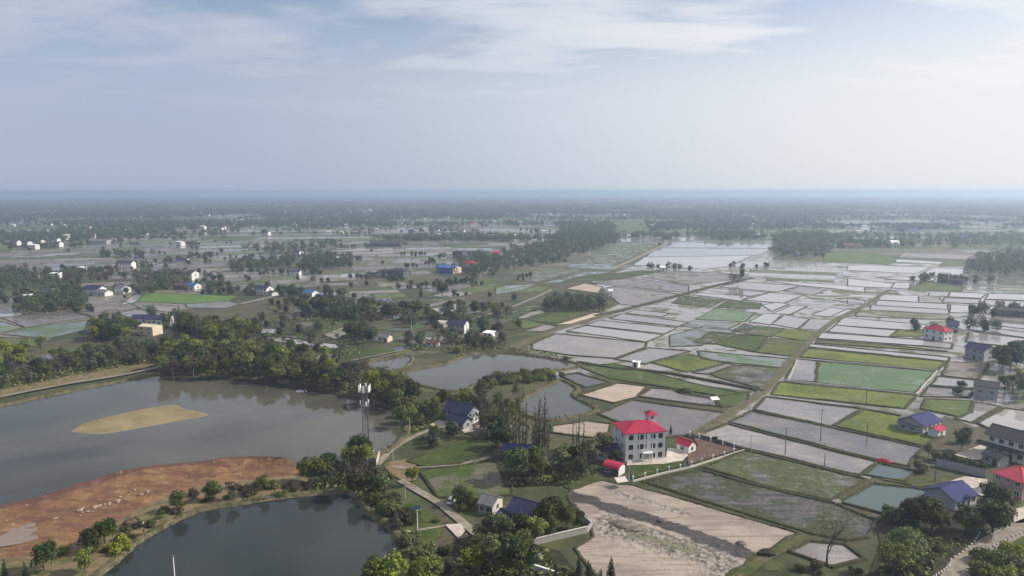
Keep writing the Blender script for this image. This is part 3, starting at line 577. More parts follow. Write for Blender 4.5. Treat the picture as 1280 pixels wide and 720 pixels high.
def slab(name, px, mat, z=.34, sm=False):
    pts = GP(px); POLYS.append(pts); PB.append((min(p.x for p in pts), max(p.x for p in pts), min(p.y for p in pts), max(p.y for p in pts), pts)); return sheet(name, smooth(pts) if sm else pts, mat, z)
slab('pavement', [(556,657),(576,656),(581,665),(573,675)], 'yard_paving', .38)
slab('pavement', [(537,531),(548,526),(566,529),(564,536),(541,535)], 'yard_paving')
slab('pavement', [(575,537),(600,535),(606,538),(580,542)], 'yard_paving')
slab('lawn', [(790,600),(786,584),(852,574),(855,582)], 'lush_grass', .32)
slab('pavement', [(783,583),(784,577),(832,573),(834,561),(850,562),(860,570),(853,577),(830,581)], 'yard_paving', .34)
slab('yard_soil', [(858,569),(873,558),(866,549),(870,547),(926,562),(860,582)], 'yard_soil', .325)
slab('pavement', [(1191,570),(1225,558),(1232,560),(1226,577),(1210,575)], 'yard_paving')
slab('pavement', [(1178,606),(1206,597),(1234,601),(1231,622),(1190,616)], 'yard_paving')
slab('pavement', [(1262,640),(1290,632),(1290,655),(1268,656)], 'yard_paving')
slab('grassland', [(500,640),(515,630),(548,648),(552,668),(520,690),(505,672)], 'lush_grass', .28, True)
slab('grassland', [(480,582),(505,575),(520,582),(520,600),(500,600)], 'reed_bank', .28, True)
slab('grassland', [(0,499),(60,485),(150,468),(200,455),(200,448),(120,462),(0,487)], 'reed_bank', .27)
slab('grassland', [(705,606),(748,590),(752,596),(722,612)], 'lush_grass', .30, True)
slab('grassland', [(998,670),(1016,676),(985,690),(965,700),(925,730),(900,730),(952,693)], 'grass_bank', .30)
slab('grassland', [(1100,600),(1180,598),(1190,606),(1150,610)], 'grass_bank', .30)
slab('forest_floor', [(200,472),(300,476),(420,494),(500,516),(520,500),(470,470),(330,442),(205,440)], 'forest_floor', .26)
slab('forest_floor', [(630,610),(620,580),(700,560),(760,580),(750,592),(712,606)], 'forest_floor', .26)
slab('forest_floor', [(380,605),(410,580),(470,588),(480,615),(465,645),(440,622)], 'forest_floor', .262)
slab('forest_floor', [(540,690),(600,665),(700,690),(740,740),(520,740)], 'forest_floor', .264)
slab('scrubland', [(1210,735),(1228,700),(1256,680),(1310,662),(1400,740)], 'lush_grass', .28)
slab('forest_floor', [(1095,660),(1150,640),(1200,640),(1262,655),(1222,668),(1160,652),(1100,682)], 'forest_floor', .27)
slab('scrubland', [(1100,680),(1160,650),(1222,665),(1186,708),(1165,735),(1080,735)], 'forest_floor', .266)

# ------------------------------------------------------------------ red earth bank and sand bar
def mound(name, upper, lower, prof, mat, amp, seed, nx=170, ny=44, zr=2.6):
    from mathutils import noise as mn
    def resample(px, z):
        pts = smooth(GP(px, z), False, 10); d = [0]
        for a, b in zip(pts, pts[1:]): d.append(d[-1] + (b-a).length)
        xs = np.linspace(0, d[-1], nx); return np.array([[np.interp(s, d, [p[k] for p in pts]) for k in range(2)] for s in xs])
    U = resample(upper, zr); L = resample(lower, .3); V = []; rid = []
    for j in range(ny):
        v = j/(ny-1)
        for i in range(nx):
            u = i/(nx-1); vv = -.14 + v*1.14; q = U[i] + (L[i]-U[i])*vv
            hgt = np.interp(vv, prof[0], prof[1]); end = min(1, u*14, (1-u)*14)
            nz = mn.fractal(Vector((q[0]*.07, q[1]*.07, seed)), .9, 2.1, 6)*1.2
            z = (hgt + amp*nz*np.interp(vv, (-.14, -.05, .1, .9, 1), (0, .4, 1, .6, .1)))*end
            if vv < -.1: z = -.3
            V.append((q[0], q[1], max(z, -.3))); rid.append(max(0, 1-abs(vv-.02)/.16))
    Fc = [(j*nx+i, (j+1)*nx+i, (j+1)*nx+i+1, j*nx+i+1) for j in range(ny-1) for i in range(nx-1)]
    me = bpy.data.meshes.new(name); me.from_pydata(V, [], Fc); me.update()
    if sum(f.normal.z for f in me.polygons) < 0: me.flip_normals()
    a = me.attributes.new('ridge', 'FLOAT', 'POINT'); a.data.foreach_set('value', rid); me.polygons.foreach_set('use_smooth', [True]*len(Fc))
    return tag(new_obj(name, me, mat), kind='structure')
mound('earth_bank', [(-110,658),(-40,643),(0,632),(50,620),(100,604),(160,587),(250,576),(300,571),(330,571),(385,575)], [(-110,730),(-40,705),(0,698),(60,692),(112,668),(160,643),(210,620),(260,607),(330,598),(388,590)],
      ((-.14, -.02, .12, .3, .55, .8, 1), (-.2, 2.6, 2.0, 1.3, .9, .8, .35)), 'red_earth', 1.15, 5)
mound('lake_bank', [(-110,728),(0,699),(60,692),(112,669),(160,644),(210,621),(260,608),(330,599),(388,592)], [(-60,760),(60,760),(108,735),(140,704),(165,683),(205,659),(252,637),(310,629),(388,618)],
      ((-.14, -.02, .3, .7, 1), (.1, .45, .75, .7, .2)), 'reed_bank', .25, 9, 130, 18, .3)
mound('sandbar', [(88,537),(112,526),(170,513),(215,506),(228,510),(260,516)], [(90,539),(130,541),(190,531),(222,525),(246,521),(261,518)], ((-.14, -.02, .15, .6, .9, 1), (-.2, .45, .8, .55, .25, 0)), 'sandbar', .12, 6, 70, 16, .5)
sheet('wet_clay', wobble(smooth(GP([(-30,666),(20,657),(50,648),(76,655),(58,668),(20,680),(-30,684)], 1.0)), .7, 1.5), 'clay_flat', 1.02)

# ================================================================== BUILDINGS
def frame_at(A, B):
    a, b = G(*A), G(*B); d = b-a; w = d.length; rz = math.atan2(d.y, d.x); return a, b, w, rz
def win(root, x, y, z, w, h, rz=0.0, fr='frame_white', shape=None):
    """a window: white frame proud of the wall, dark pane set in it. Local -y is outward."""
    n = Vector((math.sin(rz), -math.cos(rz), 0)); t = Vector((math.cos(rz), math.sin(rz), 0)); c = Vector((x, y, z))
    mb = MB()
    if shape == 'oval':
        K = 16; inn, out = [], []
        for k in range(K):
            a = 2*math.pi*k/K; ex = lambda v: math.copysign(abs(v)**.62, v)
            u, v = ex(math.cos(a)), ex(math.sin(a)); inn.append((u*w/2, v*h/2)); out.append((u*(w/2+.14), v*(h/2+.14)))
        P = lambda q, e: c + t*q[0] + Vector((0, 0, q[1])) + n*e
        for k in range(K):
            j = (k+1) % K; mb.quad(P(inn[k], .1), P(inn[j], .1), P(out[j], .1), P(out[k], .1)); mb.quad(P(out[k], .1), P(out[j], .1), P(out[j], -.02), P(out[k], -.02)); mb.quad(P(inn[j], .1), P(inn[k], .1), P(inn[k], .0), P(inn[j], .0))
        o = mb.build('window', fr, root); g = MB(); g.quad(*[P(q, .03) for q in inn]); g.build('pane', 'glass', o); return o
    for (dx, dz, ww, hh) in ((-w/2, 0, .1, h+.1), (w/2, 0, .1, h+.1), (0, h/2, w, .1), (0, -h/2, w, .1), (0, 0, .06, h)):
        q = c + t*dx + n*.07; mb.box((q.x, q.y, z+dz), (ww, .12, hh), rz)
    o = mb.build('window', fr, root); g = MB(); q = c + n*.075; g.box((q.x, q.y, z), (w-.05, .05, h-.05), rz); g.build('pane', 'glass', o); return o
def roof_part(root, kind, w, d, h, rh, mat, ov=.6, th=.18, eave='frame_white'):
    mb = MB(); W, D = w/2+ov, d/2+ov; drop = rh*ov/(d/2)
    if kind == 'gable':
        for s in (-1, 1):
            e0 = (-W, s*D, h-drop); e1 = (W, s*D, h-drop); r0 = (-W, 0, h+rh); r1 = (W, 0, h+rh); up = lambda p: (p[0], p[1], p[2]+th)
            mb.quad(up(e0), up(e1), up(r1), up(r0)); mb.quad(e0, r0, r1, e1); mb.quad(e0, e1, up(e1), up(e0)); mb.quad(e0, up(e0), up(r0), r0); mb.quad(e1, r1, up(r1), up(e1))
        mb.box((0, 0, h+rh+th), (W*2, .3, .14))
    elif kind == 'hip':
        dr = drop; a = max(W - D, .3); E = [(-W, -D, h-dr), (W, -D, h-dr), (W, D, h-dr), (-W, D, h-dr)]; r0, r1 = (-a, 0, h+rh), (a, 0, h+rh); up = lambda p: (p[0], p[1], p[2]+th)
        E2 = [up(e) for e in E]
        mb.quad(E2[0], E2[1], up(r1), up(r0)); mb.quad(E2[1], E2[2], up(r1)); mb.quad(E2[2], E2[3], up(r0), up(r1)); mb.quad(E2[3], E2[0], up(r0))
        for i in range(4): j = (i+1) % 4; mb.quad(E[i], E[j], E2[j], E2[i])
        mb.quad(*reversed(E)); mb.tube([up(r0), up(r1)], .16, 5)
        for e, r_ in ((E2[0], r0), (E2[3], r0), (E2[1], r1), (E2[2], r1)): mb.tube([e, up(r_)], .11, 4)
    elif kind == 'shed':
        mb.quad((-W, -D, h), (W, -D, h), (W, D, h+rh), (-W, D, h+rh)); mb.quad((-W, -D, h+th), (W, -D, h+th), (W, D, h+rh+th), (-W, D, h+rh+th))
        for p, q in (((-W, -D, h), (W, -D, h)), ((W, -D, h), (W, D, h+rh)), ((W, D, h+rh), (-W, D, h+rh)), ((-W, D, h+rh), (-W, -D, h))): mb.quad(p, q, (q[0], q[1], q[2]+th), (p[0], p[1], p[2]+th))
    elif kind == 'arch':
        K = 10; P = [(math.cos(math.pi*k/K), math.sin(math.pi*k/K)) for k in range(K+1)]
        for k in range(K):
            (c0, s0), (c1, s1) = P[k], P[k+1]; a0, a1 = (c0*D, h+s0*rh), (c1*D, h+s1*rh); b0, b1 = (c0*(D+th), h+s0*(rh+th)), (c1*(D+th), h+s1*(rh+th))
            mb.quad((-W, *b0), (W, *b0), (W, *b1), (-W, *b1)); mb.quad((-W, *a1), (W, *a1), (W, *a0), (-W, *a0))
            for x in (-W, W): mb.quad((x, *a0), (x, *b0), (x, *b1), (x, *a1))
    else:
        mb.box((0, 0, h+.12), (w+.5, d+.5, .25))
        for s in (-1, 1): mb.box((0, s*(d/2+.15), h+.45), (w+.5, .2, .42)); mb.box((s*(w/2+.15), 0, h+.45), (.2, d+.1, .42))
    return mb.build('roof', mat, root)
def house(name, label, A, B, depth, h, kind, roofm, wallm, rh=1.8, nx=3, ny=1, side=0, door=True, cat='house', group=None, ov=.6, base=0.0, minw=None, sidem=None, chimney=False, frontm=None):
    a, b, w, rz = frame_at(A, B)
    if minw: w = max(w, minw)
    nrm = Vector((-math.sin(rz), math.cos(rz), 0)); c = (a+b)/2 + nrm*depth/2
    root = empty(name, (c.x, c.y, 0), rz, label, cat, group); KEEP.append((c.x, c.y, max(w, depth)*.62+1))
    mb = MB(); mb.box((0, 0, h/2-.1), (w, depth, h+.2))
    if kind in ('gable', 'arch'):
        K = [(-1, 0), (0, 1), (1, 0)] if kind == 'gable' else [(-math.cos(math.pi*k/8), math.sin(math.pi*k/8)) for k in range(9)]
        for s in (-1, 1):
            pf = [(s*w/2, q*depth/2, h+e*rh) for q, e in K]; pb = [(s*(w/2-.2), q*depth/2, h+e*rh) for q, e in K]
            mb.quad(*pf); mb.quad(*pb)
    if kind == 'shed': mb.box((0, depth/2-.1, h+rh/2), (w, .2, rh))
    mb.box((0, 0, .2), (w+.16, depth+.16, .5))
    if ny > 1:
        for k in range(1, ny): mb.box((0, 0, h*k/ny), (w+.12, depth+.12, .18))
    mb.build('wall', wallm, root)
    rf = roof_part(root, kind, w, depth, h, rh, roofm, ov)
    if chimney: m2 = MB(); m2.box((w*.22, depth*.12, h+rh+.3), (.6, .6, 1.4)); m2.build('chimney', 'wall_brick', rf)
    sh = h/ny
    for k in range(ny):
        for i in range(nx):
            x = -w/2 + w*(i+.5)/nx
            if door and k == 0 and i == nx//2:
                m2 = MB(); m2.box((x, -depth/2-.07, 1.1), (1.2, .14, 2.2)); m2.build('door', 'door_wood', root); continue
            win(root, x, -depth/2, sh*k + sh*.55, min(1.5, w/nx*.6), min(1.5, sh*.5))
        for i in range(side): win(root, w/2, -depth/2 + depth*(i+.5)/side, sh*k+sh*.55, min(1.4, depth/side*.55), min(1.5, sh*.5), math.pi/2)
    if frontm: m2 = MB(); m2.box((0, -depth/2-.03, h/2), (w+.02, .1, h-.02)); m2.build('front_wall', frontm, root)  # sunlit front coloured pale; shade is put into the other walls' grey
    if sidem:                                                   # right gable end coloured paler for sunlight, other walls darker for shade
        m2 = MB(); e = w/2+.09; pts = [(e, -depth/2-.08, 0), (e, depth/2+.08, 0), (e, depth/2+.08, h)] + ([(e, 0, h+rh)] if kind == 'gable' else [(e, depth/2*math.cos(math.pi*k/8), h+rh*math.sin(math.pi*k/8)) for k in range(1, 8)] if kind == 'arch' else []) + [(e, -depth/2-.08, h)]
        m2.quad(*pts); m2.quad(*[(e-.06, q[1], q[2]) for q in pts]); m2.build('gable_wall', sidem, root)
    return root

# --- the three-storey house with the crimson roof
def villa():
    a, b, w, rz = frame_at((781, 578), (830, 574)); d, h = 11.5, 10.0; nrm = Vector((-math.sin(rz), math.cos(rz), 0)); c = (a+b)/2 + nrm*d/2
    root = empty('house', (c.x, c.y, 0), rz, 'large white three-storey house with a crimson hipped roof and corner turret', 'house'); KEEP.append((c.x, c.y, 10))
    mb = MB(); mb.box((0, 0, h/2-.1), (w, d, h+.2)); mb.box((0, 0, .3), (w+.3, d+.3, .7))
    for z in (h/3+.1, h*2/3+.1): mb.box((0, 0, z), (w+.2, d+.2, .22))
    for x in (-w/2+.2, -w*.15, w*.045, w*.18, w/2-.2): mb.box((x, -d/2-.06, h/2), (.38, .2, h))
    mb.box((0, 0, h-.2), (w+.5, d+.5, .4)); mb.build('wall', 'wall_white', root)
    roof_part(root, 'hip', w, d, h, 2.0, 'tile_red', .6, .2)
    for k in range(3):
        z = h/3*(k+.52)
        for x, ww in ((-.36, 1.75), (-.12, 2.3), (.035, .85), (.20, 1.75), (.385, 1.75)):
            if k == 0 and x == .035:
                m2 = MB(); m2.box((x*w, -d/2-.06, 1.2), (1.5, .16, 2.4)); dr = m2.build('door', 'door_wood', root); m3 = MB(); m3.box((x*w+.5, -d/2-.18, 1.2), (.08, .1, .3)); m3.build('handle', 'metal_grey', dr); continue
            if k == 0 and x == -.12: ww = .9
            win(root, x*w, -d/2, z, ww, 1.95, 0, 'frame_white', 'oval')
        for q in (-.25, .25): win(root, -w/2, q*d, z, 1.3, 1.6, -math.pi/2, 'frame_white', 'oval')
        for q in (-.25, .25): win(root, w/2, q*d, z, 1.3, 1.6, math.pi/2, 'frame_white', 'oval')
    t = MB(); x0, y0 = w*.40, d*.30; t.box((x0, y0, h+1.55), (2.9, 2.9, 3.1)); t.box((x0, y0, h+3.0), (3.2, 3.2, .25)); tw = t.build('turret', 'wall_white', root)
    r = MB(); z = h+3.12; E = [(x0-2.1, y0-2.1, z), (x0+2.1, y0-2.1, z), (x0+2.1, y0+2.1, z), (x0-2.1, y0+2.1, z)]; ap = (x0, y0, z+1.4)
    for i in range(4): r.quad(E[i], E[(i+1) % 4], ap)
    r.quad(*reversed(E)); r.build('turret_roof', 'tile_red', tw)
    win(tw, x0, y0-1.45, h+2.2, .9, 1.1); p = MB()                 # porch: two columns and a canopy
    for s in (-1, 1): p.tube([(.04*w+s*1.3, -d/2-1.5, 0), (.04*w+s*1.3, -d/2-1.5, 3.0)], .16, 10)
    p.box((.04*w, -d/2-.85, 3.1), (3.4, 1.8, .25)); p.box((.04*w, -d/2-1.0, .12), (3.8, 2.0, .3)); p.build('porch', 'wall_white', root)
villa()
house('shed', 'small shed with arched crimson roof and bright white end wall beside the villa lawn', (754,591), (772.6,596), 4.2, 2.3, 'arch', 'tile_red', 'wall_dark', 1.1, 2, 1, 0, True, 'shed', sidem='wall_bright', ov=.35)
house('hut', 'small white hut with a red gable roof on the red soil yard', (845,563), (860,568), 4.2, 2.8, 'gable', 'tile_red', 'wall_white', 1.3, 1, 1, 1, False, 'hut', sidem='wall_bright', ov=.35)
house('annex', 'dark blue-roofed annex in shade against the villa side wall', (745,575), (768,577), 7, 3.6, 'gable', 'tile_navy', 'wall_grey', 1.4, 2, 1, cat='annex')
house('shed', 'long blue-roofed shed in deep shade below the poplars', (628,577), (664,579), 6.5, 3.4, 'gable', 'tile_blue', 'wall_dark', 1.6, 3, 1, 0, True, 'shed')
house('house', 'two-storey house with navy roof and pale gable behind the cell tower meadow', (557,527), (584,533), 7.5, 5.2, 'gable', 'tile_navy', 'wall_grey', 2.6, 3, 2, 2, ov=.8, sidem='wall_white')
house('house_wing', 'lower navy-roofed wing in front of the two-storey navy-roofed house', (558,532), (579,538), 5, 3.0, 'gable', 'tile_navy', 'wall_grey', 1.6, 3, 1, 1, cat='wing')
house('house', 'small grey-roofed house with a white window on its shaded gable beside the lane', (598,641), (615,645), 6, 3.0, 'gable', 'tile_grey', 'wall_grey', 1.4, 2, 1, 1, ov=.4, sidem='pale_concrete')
house('house', 'dark blue-roofed house with white side wall among the shaded trees by the site', (634,655), (664,664), 8, 4.2, 'gable', 'tile_navy', 'wall_white', 2.0, 3, 1, 2)
house('lean_to', 'low dark blue lean-to in front of the white-walled house by the site', (617,660), (634,664), 4.5, 2.6, 'shed', 'tile_navy', 'wall_dark', .8, 2, 1, cat='lean-to')
house('house', 'house with blue tiled slope over a bright white windowed wall on the green strip', (1153,543.5), (1174,536.5), 9, 3.4, 'gable', 'tile_blue', 'wall_grey', 2.2, 4, 1, 0, False, frontm='wall_bright')
house('annex', 'low grey-roofed annex at the left end of the blue-roofed green strip house', (1122,536.5), (1146,541.5), 7, 2.3, 'shed', 'tile_grey', 'wall_grey', 1.6, 2, 1, cat='annex', door=False)
house('shed', 'small red-roofed shed beside the blue-roofed green strip house', (1172,548), (1181,544), 3.5, 2.4, 'gable', 'tile_red', 'wall_bright', 1.0, 1, 1, 0, False, 'shed', ov=.3)
hh = house('house', 'tall grey house with two tiers of black roof at the right edge', (1232,568), (1280,582), 9, 7.6, 'gable', 'tile_dark', 'wall_white', 2.2, 4, 2, 2, ov=.9, sidem='wall_white')
lw = MB(); W_ = 15; 
for s in (0,): lw.quad((-8.6, -6.6, 3.7), (8.6, -6.6, 3.7), (8.6, -4.5, 4.5), (-8.6, -4.5, 4.5)); lw.quad((-8.6, -6.6, 3.52), (8.6, -6.6, 3.52), (8.6, -4.5, 4.32), (-8.6, -4.5, 4.32)); lw.quad((-8.6, -6.6, 3.7), (8.6, -6.6, 3.7), (8.6, -6.6, 3.52), (-8.6, -6.6, 3.52))
lw.build('canopy_roof', 'tile_dark', hh)
house('outbuilding', 'low black-roofed outbuilding before the tall two-tier house', (1228,578), (1247,585), 5, 3.0, 'gable', 'tile_dark', 'wall_grey', 1.2, 2, 1, cat='outbuilding')
house('house', 'two-storey brown house with a pinkish red hipped roof at the right edge', (1240,612), (1276,626), 10, 5.6, 'hip', 'tile_pinkred', 'wall_pink', 2.4, 3, 2, 2, ov=.7)
house('house', 'cottage with a bright blue tiled roof and white windowed front by round trees', (1193,640), (1219,631), 9, 3.2, 'gable', 'tile_blue', 'wall_grey', 2.2, 4, 1, 0, frontm='wall_bright')
house('shed', 'tiny brown-roofed shed with a white gable under the round trees', (1170,652), (1183,654), 3.2, 2.0, 'gable', 'tile_brown', 'wall_dark', .9, 1, 1, 0, False, 'shed', sidem='wall_bright', ov=.3)
house('house', 'plain grey two-storey house with a dark roof beside the bushy plot', (1217,497), (1246,501), 7, 5.6, 'gable', 'tile_dark', 'wall_grey', 1.5, 2, 1, 0, False)
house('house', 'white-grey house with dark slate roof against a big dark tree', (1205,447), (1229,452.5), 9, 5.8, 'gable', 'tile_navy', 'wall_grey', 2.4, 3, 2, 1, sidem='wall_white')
house('house', 'two-storey white house with a red hipped roof among the flooded paddies', (1154,423), (1179,428), 8, 6.4, 'hip', 'tile_red', 'wall_white', 2.0, 3, 2, 2, ov=.5)
house('house', 'small dark-roofed house tucked behind the red-roofed paddy house', (1184,416), (1197,417), 7, 5, 'gable', 'tile_navy', 'wall_grey', 2, 2, 2, 1, sidem='wall_bright')
house('barn', 'long dark barn standing in water at the right edge', (1244,395), (1282,398), 9, 4.4, 'gable', 'tile_dark', 'wall_dark', 1.6, 4, 1, 0, cat='barn')
house('block', 'square dark two-storey block alone on a green paddy island', (1171,353), (1184,354), 9, 8.2, 'flat', 'concrete', 'wall_dark', .5, 2, 2, 0, cat='house')
house('barn', 'low dark barn beside the square dark block', (1185,355), (1203,357), 8, 4, 'gable', 'tile_dark', 'wall_dark', 1.4, 3, 1, 0, cat='barn')
house('pump_hut', 'small white pump hut on the bank of the dark ditch', (790,459), (797,460), 3.2, 2.4, 'flat', 'white_paint', 'wall_bright', .5, 1, 1, 0, True, 'hut')
# --- middle distance
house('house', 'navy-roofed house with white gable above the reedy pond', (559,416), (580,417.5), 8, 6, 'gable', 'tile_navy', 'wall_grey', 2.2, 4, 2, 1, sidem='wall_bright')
house('shed', 'pale ruined shed with yellowish gable among the fish ponds', (472,427), (484,428), 6, 3, 'gable', 'tile_grey', 'wall_cream', 1.6, 2, 1, 0, cat='shed', sidem='wall_cream')
house('hut', 'low white hut at the end of the hedge above the big pond', (604,421), (614,422), 5, 2.6, 'shed', 'white_paint', 'wall_white', .5, 2, 1, cat='hut')
house('hut', 'small pinkish hut on the reedy bank between two ponds', (533,433), (546,434), 4, 2.4, 'gable', 'tile_brown', 'wall_white', 1, 2, 1, cat='hut', sidem='wall_bright')
house('shed', 'rounded pale shelter beside the navy-roofed pond house', (546,409), (554,410), 6, 2.2, 'arch', 'pale_concrete', 'wall_pink', 1.8, 1, 1, cat='shed')
house('warehouse', 'blue metal warehouse with pale end wall near the red-roofed white house', (546,341), (566,342.5), 16, 6.5, 'gable', 'sheet_blue', 'wall_blue', 2, 3, 1, 0, cat='warehouse', sidem='wall_cream')
house('house', 'three-storey white house with red roof beside the blue warehouse', (577,337), (590,338), 10, 8, 'hip', 'tile_red', 'wall_bright', 2.4, 3, 3, 1)
house('house', 'dark block of a house among paddies left of the blue warehouse', (484,347), (504,348.5), 12, 8, 'hip', 'tile_dark', 'wall_dark', 2, 3, 2, 1)
house('house', 'dark square house behind the red-roofed white house', (566,323), (578,323.5), 12, 9, 'flat', 'tile_dark', 'wall_dark', .5, 2, 3, 1)
house('barn', 'long low dark barn behind the red-roofed white house', (583,321), (608,321.5), 14, 5, 'gable', 'tile_dark', 'wall_grey', 2.5, 4, 1, cat='barn', sidem='wall_bright')
house('house', 'pale long house with dark roof right of the dark barn row', (625,330), (643,331), 10, 6, 'gable', 'tile_dark', 'wall_white', 2.4, 4, 2, 1)
house('house', 'white three-bay house with dark roof at the start of the pale road', (318,368), (333,369), 9, 6, 'gable', 'tile_navy', 'wall_white', 2.0, 4, 2, 1, sidem='wall_bright')
house('shed', 'little white shed beside the white three-bay house by the pale road', (334,369), (340,370), 6, 3, 'gable', 'tile_dark', 'wall_bright', 1, 1, 1, cat='shed')
house('shed', 'low hut with bright blue roof at the edge of the dark grove', (379,370), (390,371), 8, 3.6, 'gable', 'sheet_blue', 'wall_cream', 1.6, 2, 1, cat='shed', sidem='wall_bright')
house('house', 'house with cobalt blue side roof and tall white gable left of centre', (229,361), (243,362), 8, 4, 'gable', 'sheet_blue', 'wall_white', 2, 2, 1, 1, sidem='wall_bright')
house('house', 'tall narrow white-gabled house behind the cobalt-roofed house', (233,352), (240,352.5), 9, 9, 'gable', 'tile_dark', 'wall_cream', 2.4, 1, 2, 1, sidem='wall_bright')
house('house', 'purple-brown roofed house left of the cobalt-roofed house', (217,361), (229,362), 8, 4, 'gable', 'tile_brown', 'wall_dark', 2, 2, 1, 0)
house('house', 'cream box-like house facing the lake belt beside a dark tree clump', (173,418), (191,419.5), 8, 5.5, 'gable', 'wall_cream', 'wall_cream', .9, 2, 2, 0, False, ov=.2)
house('house', 'long purple-roofed row house behind the cream house', (164,405), (182,405), 7, 4.2, 'gable', 'tile_navy', 'wall_white', 1.8, 4, 1, 0)
house('house', 'white-pillared long house with purple roof right of the cream house', (184,407), (213,406), 8, 4.6, 'gable', 'tile_navy', 'wall_white', 1.8, 5, 1, 0, sidem='wall_white')
house('house', 'white flat house half hidden by shrubs at far left', (26,376), (44,375), 9, 4, 'flat', 'white_paint', 'wall_bright', .5, 4, 1, 0)
house('house', 'small white house with dark roof above the white flat house', (49,368), (63,368), 8, 4, 'gable', 'tile_dark', 'wall_bright', 1.6, 3, 1, 0)
house('house', 'purple-roofed house with pale gable in the left hamlet', (104,367), (123,368), 9, 5, 'gable', 'tile_navy', 'wall_white', 2.4, 3, 2, 1, sidem='wall_white')
house('house', 'blue-grey roofed house next to the purple-roofed hamlet house', (117,369), (131,370), 8, 3.4, 'gable', 'tile_grey', 'wall_white', 1.8, 3, 1, 0)
house('house', 'white gable house at the right end of the left hamlet by the canal', (143,366), (152,367), 9, 5, 'gable', 'tile_grey', 'wall_bright', 2.4, 1, 1, 1, sidem='wall_bright')
house('house', 'long white house with dark roof between bare trees behind the left hamlet', (145,336), (164,336), 11, 7, 'gable', 'tile_dark', 'wall_bright', 2.6, 5, 2, 0)
house('house', 'purple-roofed low house at far left behind dark trees', (30,350), (46,350), 9, 4, 'gable', 'tile_navy', 'wall_grey', 2, 3, 1, 0)
house('house', 'white box house among dark trees left of the hamlet', (62,349), (71,349), 9, 6, 'flat', 'white_paint', 'wall_bright', .5, 2, 2, 0)
house('house', 'narrow white house in the middle of the bare tree row', (98,342), (104,342), 8, 7, 'flat', 'white_paint', 'wall_bright', .5, 1, 2, 0)
house('house', 'white house with dark gabled roof on the muddy plain left of the hedge', (363,344), (374,344), 8, 4, 'gable', 'tile_dark', 'wall_bright', 1.6, 2, 1, 0)
house('house', 'dark house with white slanted roof by the pale plain', (420,327), (434,327), 9, 5, 'gable', 'white_paint', 'wall_dark', 2, 3, 1, 0)
house('barn', 'grey hangar-like barn beyond the left plain', (114,305), (133,305), 16, 6, 'gable', 'tile_grey', 'wall_grey', 2, 3, 1, cat='barn')
house('barn', 'dark long-roofed barn row beyond the centre plain', (462,308), (500,308), 22, 5, 'gable', 'tile_dark', 'wall_dark', 3, 4, 1, cat='barn')
house('house', 'brick-pink terraced house beyond the centre plain', (603,299), (622,299), 14, 8, 'flat', 'concrete', 'wall_pink', .5, 4, 2)
house('dome', 'white dome-roofed building in the tree belt on the right', (1114,310), (1124,310), 14, 5, 'arch', 'white_paint', 'wall_bright', 6, 2, 1, cat='building')
house('barn', 'long reddish barn in the tree belt on the right', (1056,311), (1076,311), 14, 5, 'gable', 'tile_brown', 'wall_pink', 3, 3, 1, cat='barn')
house('hut', 'white hut alone on the road corner of the centre plain', (826,339), (832,339), 7, 4, 'shed', 'white_paint', 'wall_bright', .8, 1, 1, cat='hut')
house('tank_house', 'white round-topped tank house at the end of the dark grove', (761,374), (765,374), 4, 6, 'arch', 'white_paint', 'wall_bright', 2, 1, 1, cat='tank')

# --- walls and fences
def wall_line(name, label, px, h, th, mat, posts=None, ph=2.4, cat='wall', coping=None):
    pts = GP(px); mid = sum(pts, Vector())/len(pts); root = empty(name, mid, 0, label, cat); mb = MB()
    for a, b in zip(pts, pts[1:]):
        d = b-a; c = (a+b)/2 - mid; mb.box((c.x, c.y, h/2-.1), (d.length, th, h+.2), math.atan2(d.y, d.x))
    mb.build('wall', mat, root)
    if coping:
        cp = MB()
        for a, b in zip(pts, pts[1:]): d = b-a; c = (a+b)/2 - mid; cp.box((c.x, c.y, h+.06), (d.length, th+.2, .12), math.atan2(d.y, d.x))
        cp.build('coping', coping, root)
    for q in posts or []:
        p = G(*q) - mid; m2 = MB(); m2.box((p.x, p.y, ph/2), (.34, .34, ph)); m2.box((p.x, p.y, ph+.06), (.46, .46, .14)); m2.build('post', 'white_paint', root)
    return root
wall_line('fence', 'low pale wall with white posts around the villa lawn and red yard', [(790,603),(828,593),(860,586),(930,564)], .6, .3, 'pale_concrete', [(791,603),(806,598.5),(821,594.5),(836,591),(850,588),(864,584),(877,580),(891,576),(905,572),(917,568)], 1.9, 'fence')
wall_line('fence', 'dark thin fence with white posts along the back of the red yard', [(930,563.5),(900,556),(871,548),(858,545)], 1.0, .1, 'wall_dark', [(917,561),(903,557),(888,553),(874,549),(862,546)], 1.9, 'fence')
wall_line('retaining_wall', 'long pale retaining wall at the corner of the muddy building site', [(650,686),(690,676),(733,666)], 1.7, .3, 'concrete', coping='pale_concrete')
wall_line('retaining_wall', 'short pale wall turning the corner of the muddy building site', [(733,666),(739,660),(730,652)], 1.6, .3, 'wall_grey')
wall_line('yard_wall', 'long grey yard wall topped with dark bushes near the red-roofed brown house', [(1169,583),(1200,590),(1232,598)], 2.6, .3, 'wall_grey', coping='tile_dark')
wall_line('parapet', 'white parapet wall at the bottom edge of the picture below the site', [(661,712),(680,718),(697,724)], 1.6, .3, 'wall_bright', coping='white_paint')
wall_line('tower_wall', 'low grey compound wall at the foot of the cell tower', [(446,577),(469,578),(473,570)], 1.7, .25, 'concrete')
wall_line('tower_wall', 'pale upright wall panel beside the lane by the cell tower', [(470,583),(474,570)], 2.0, .2, 'pale_concrete')

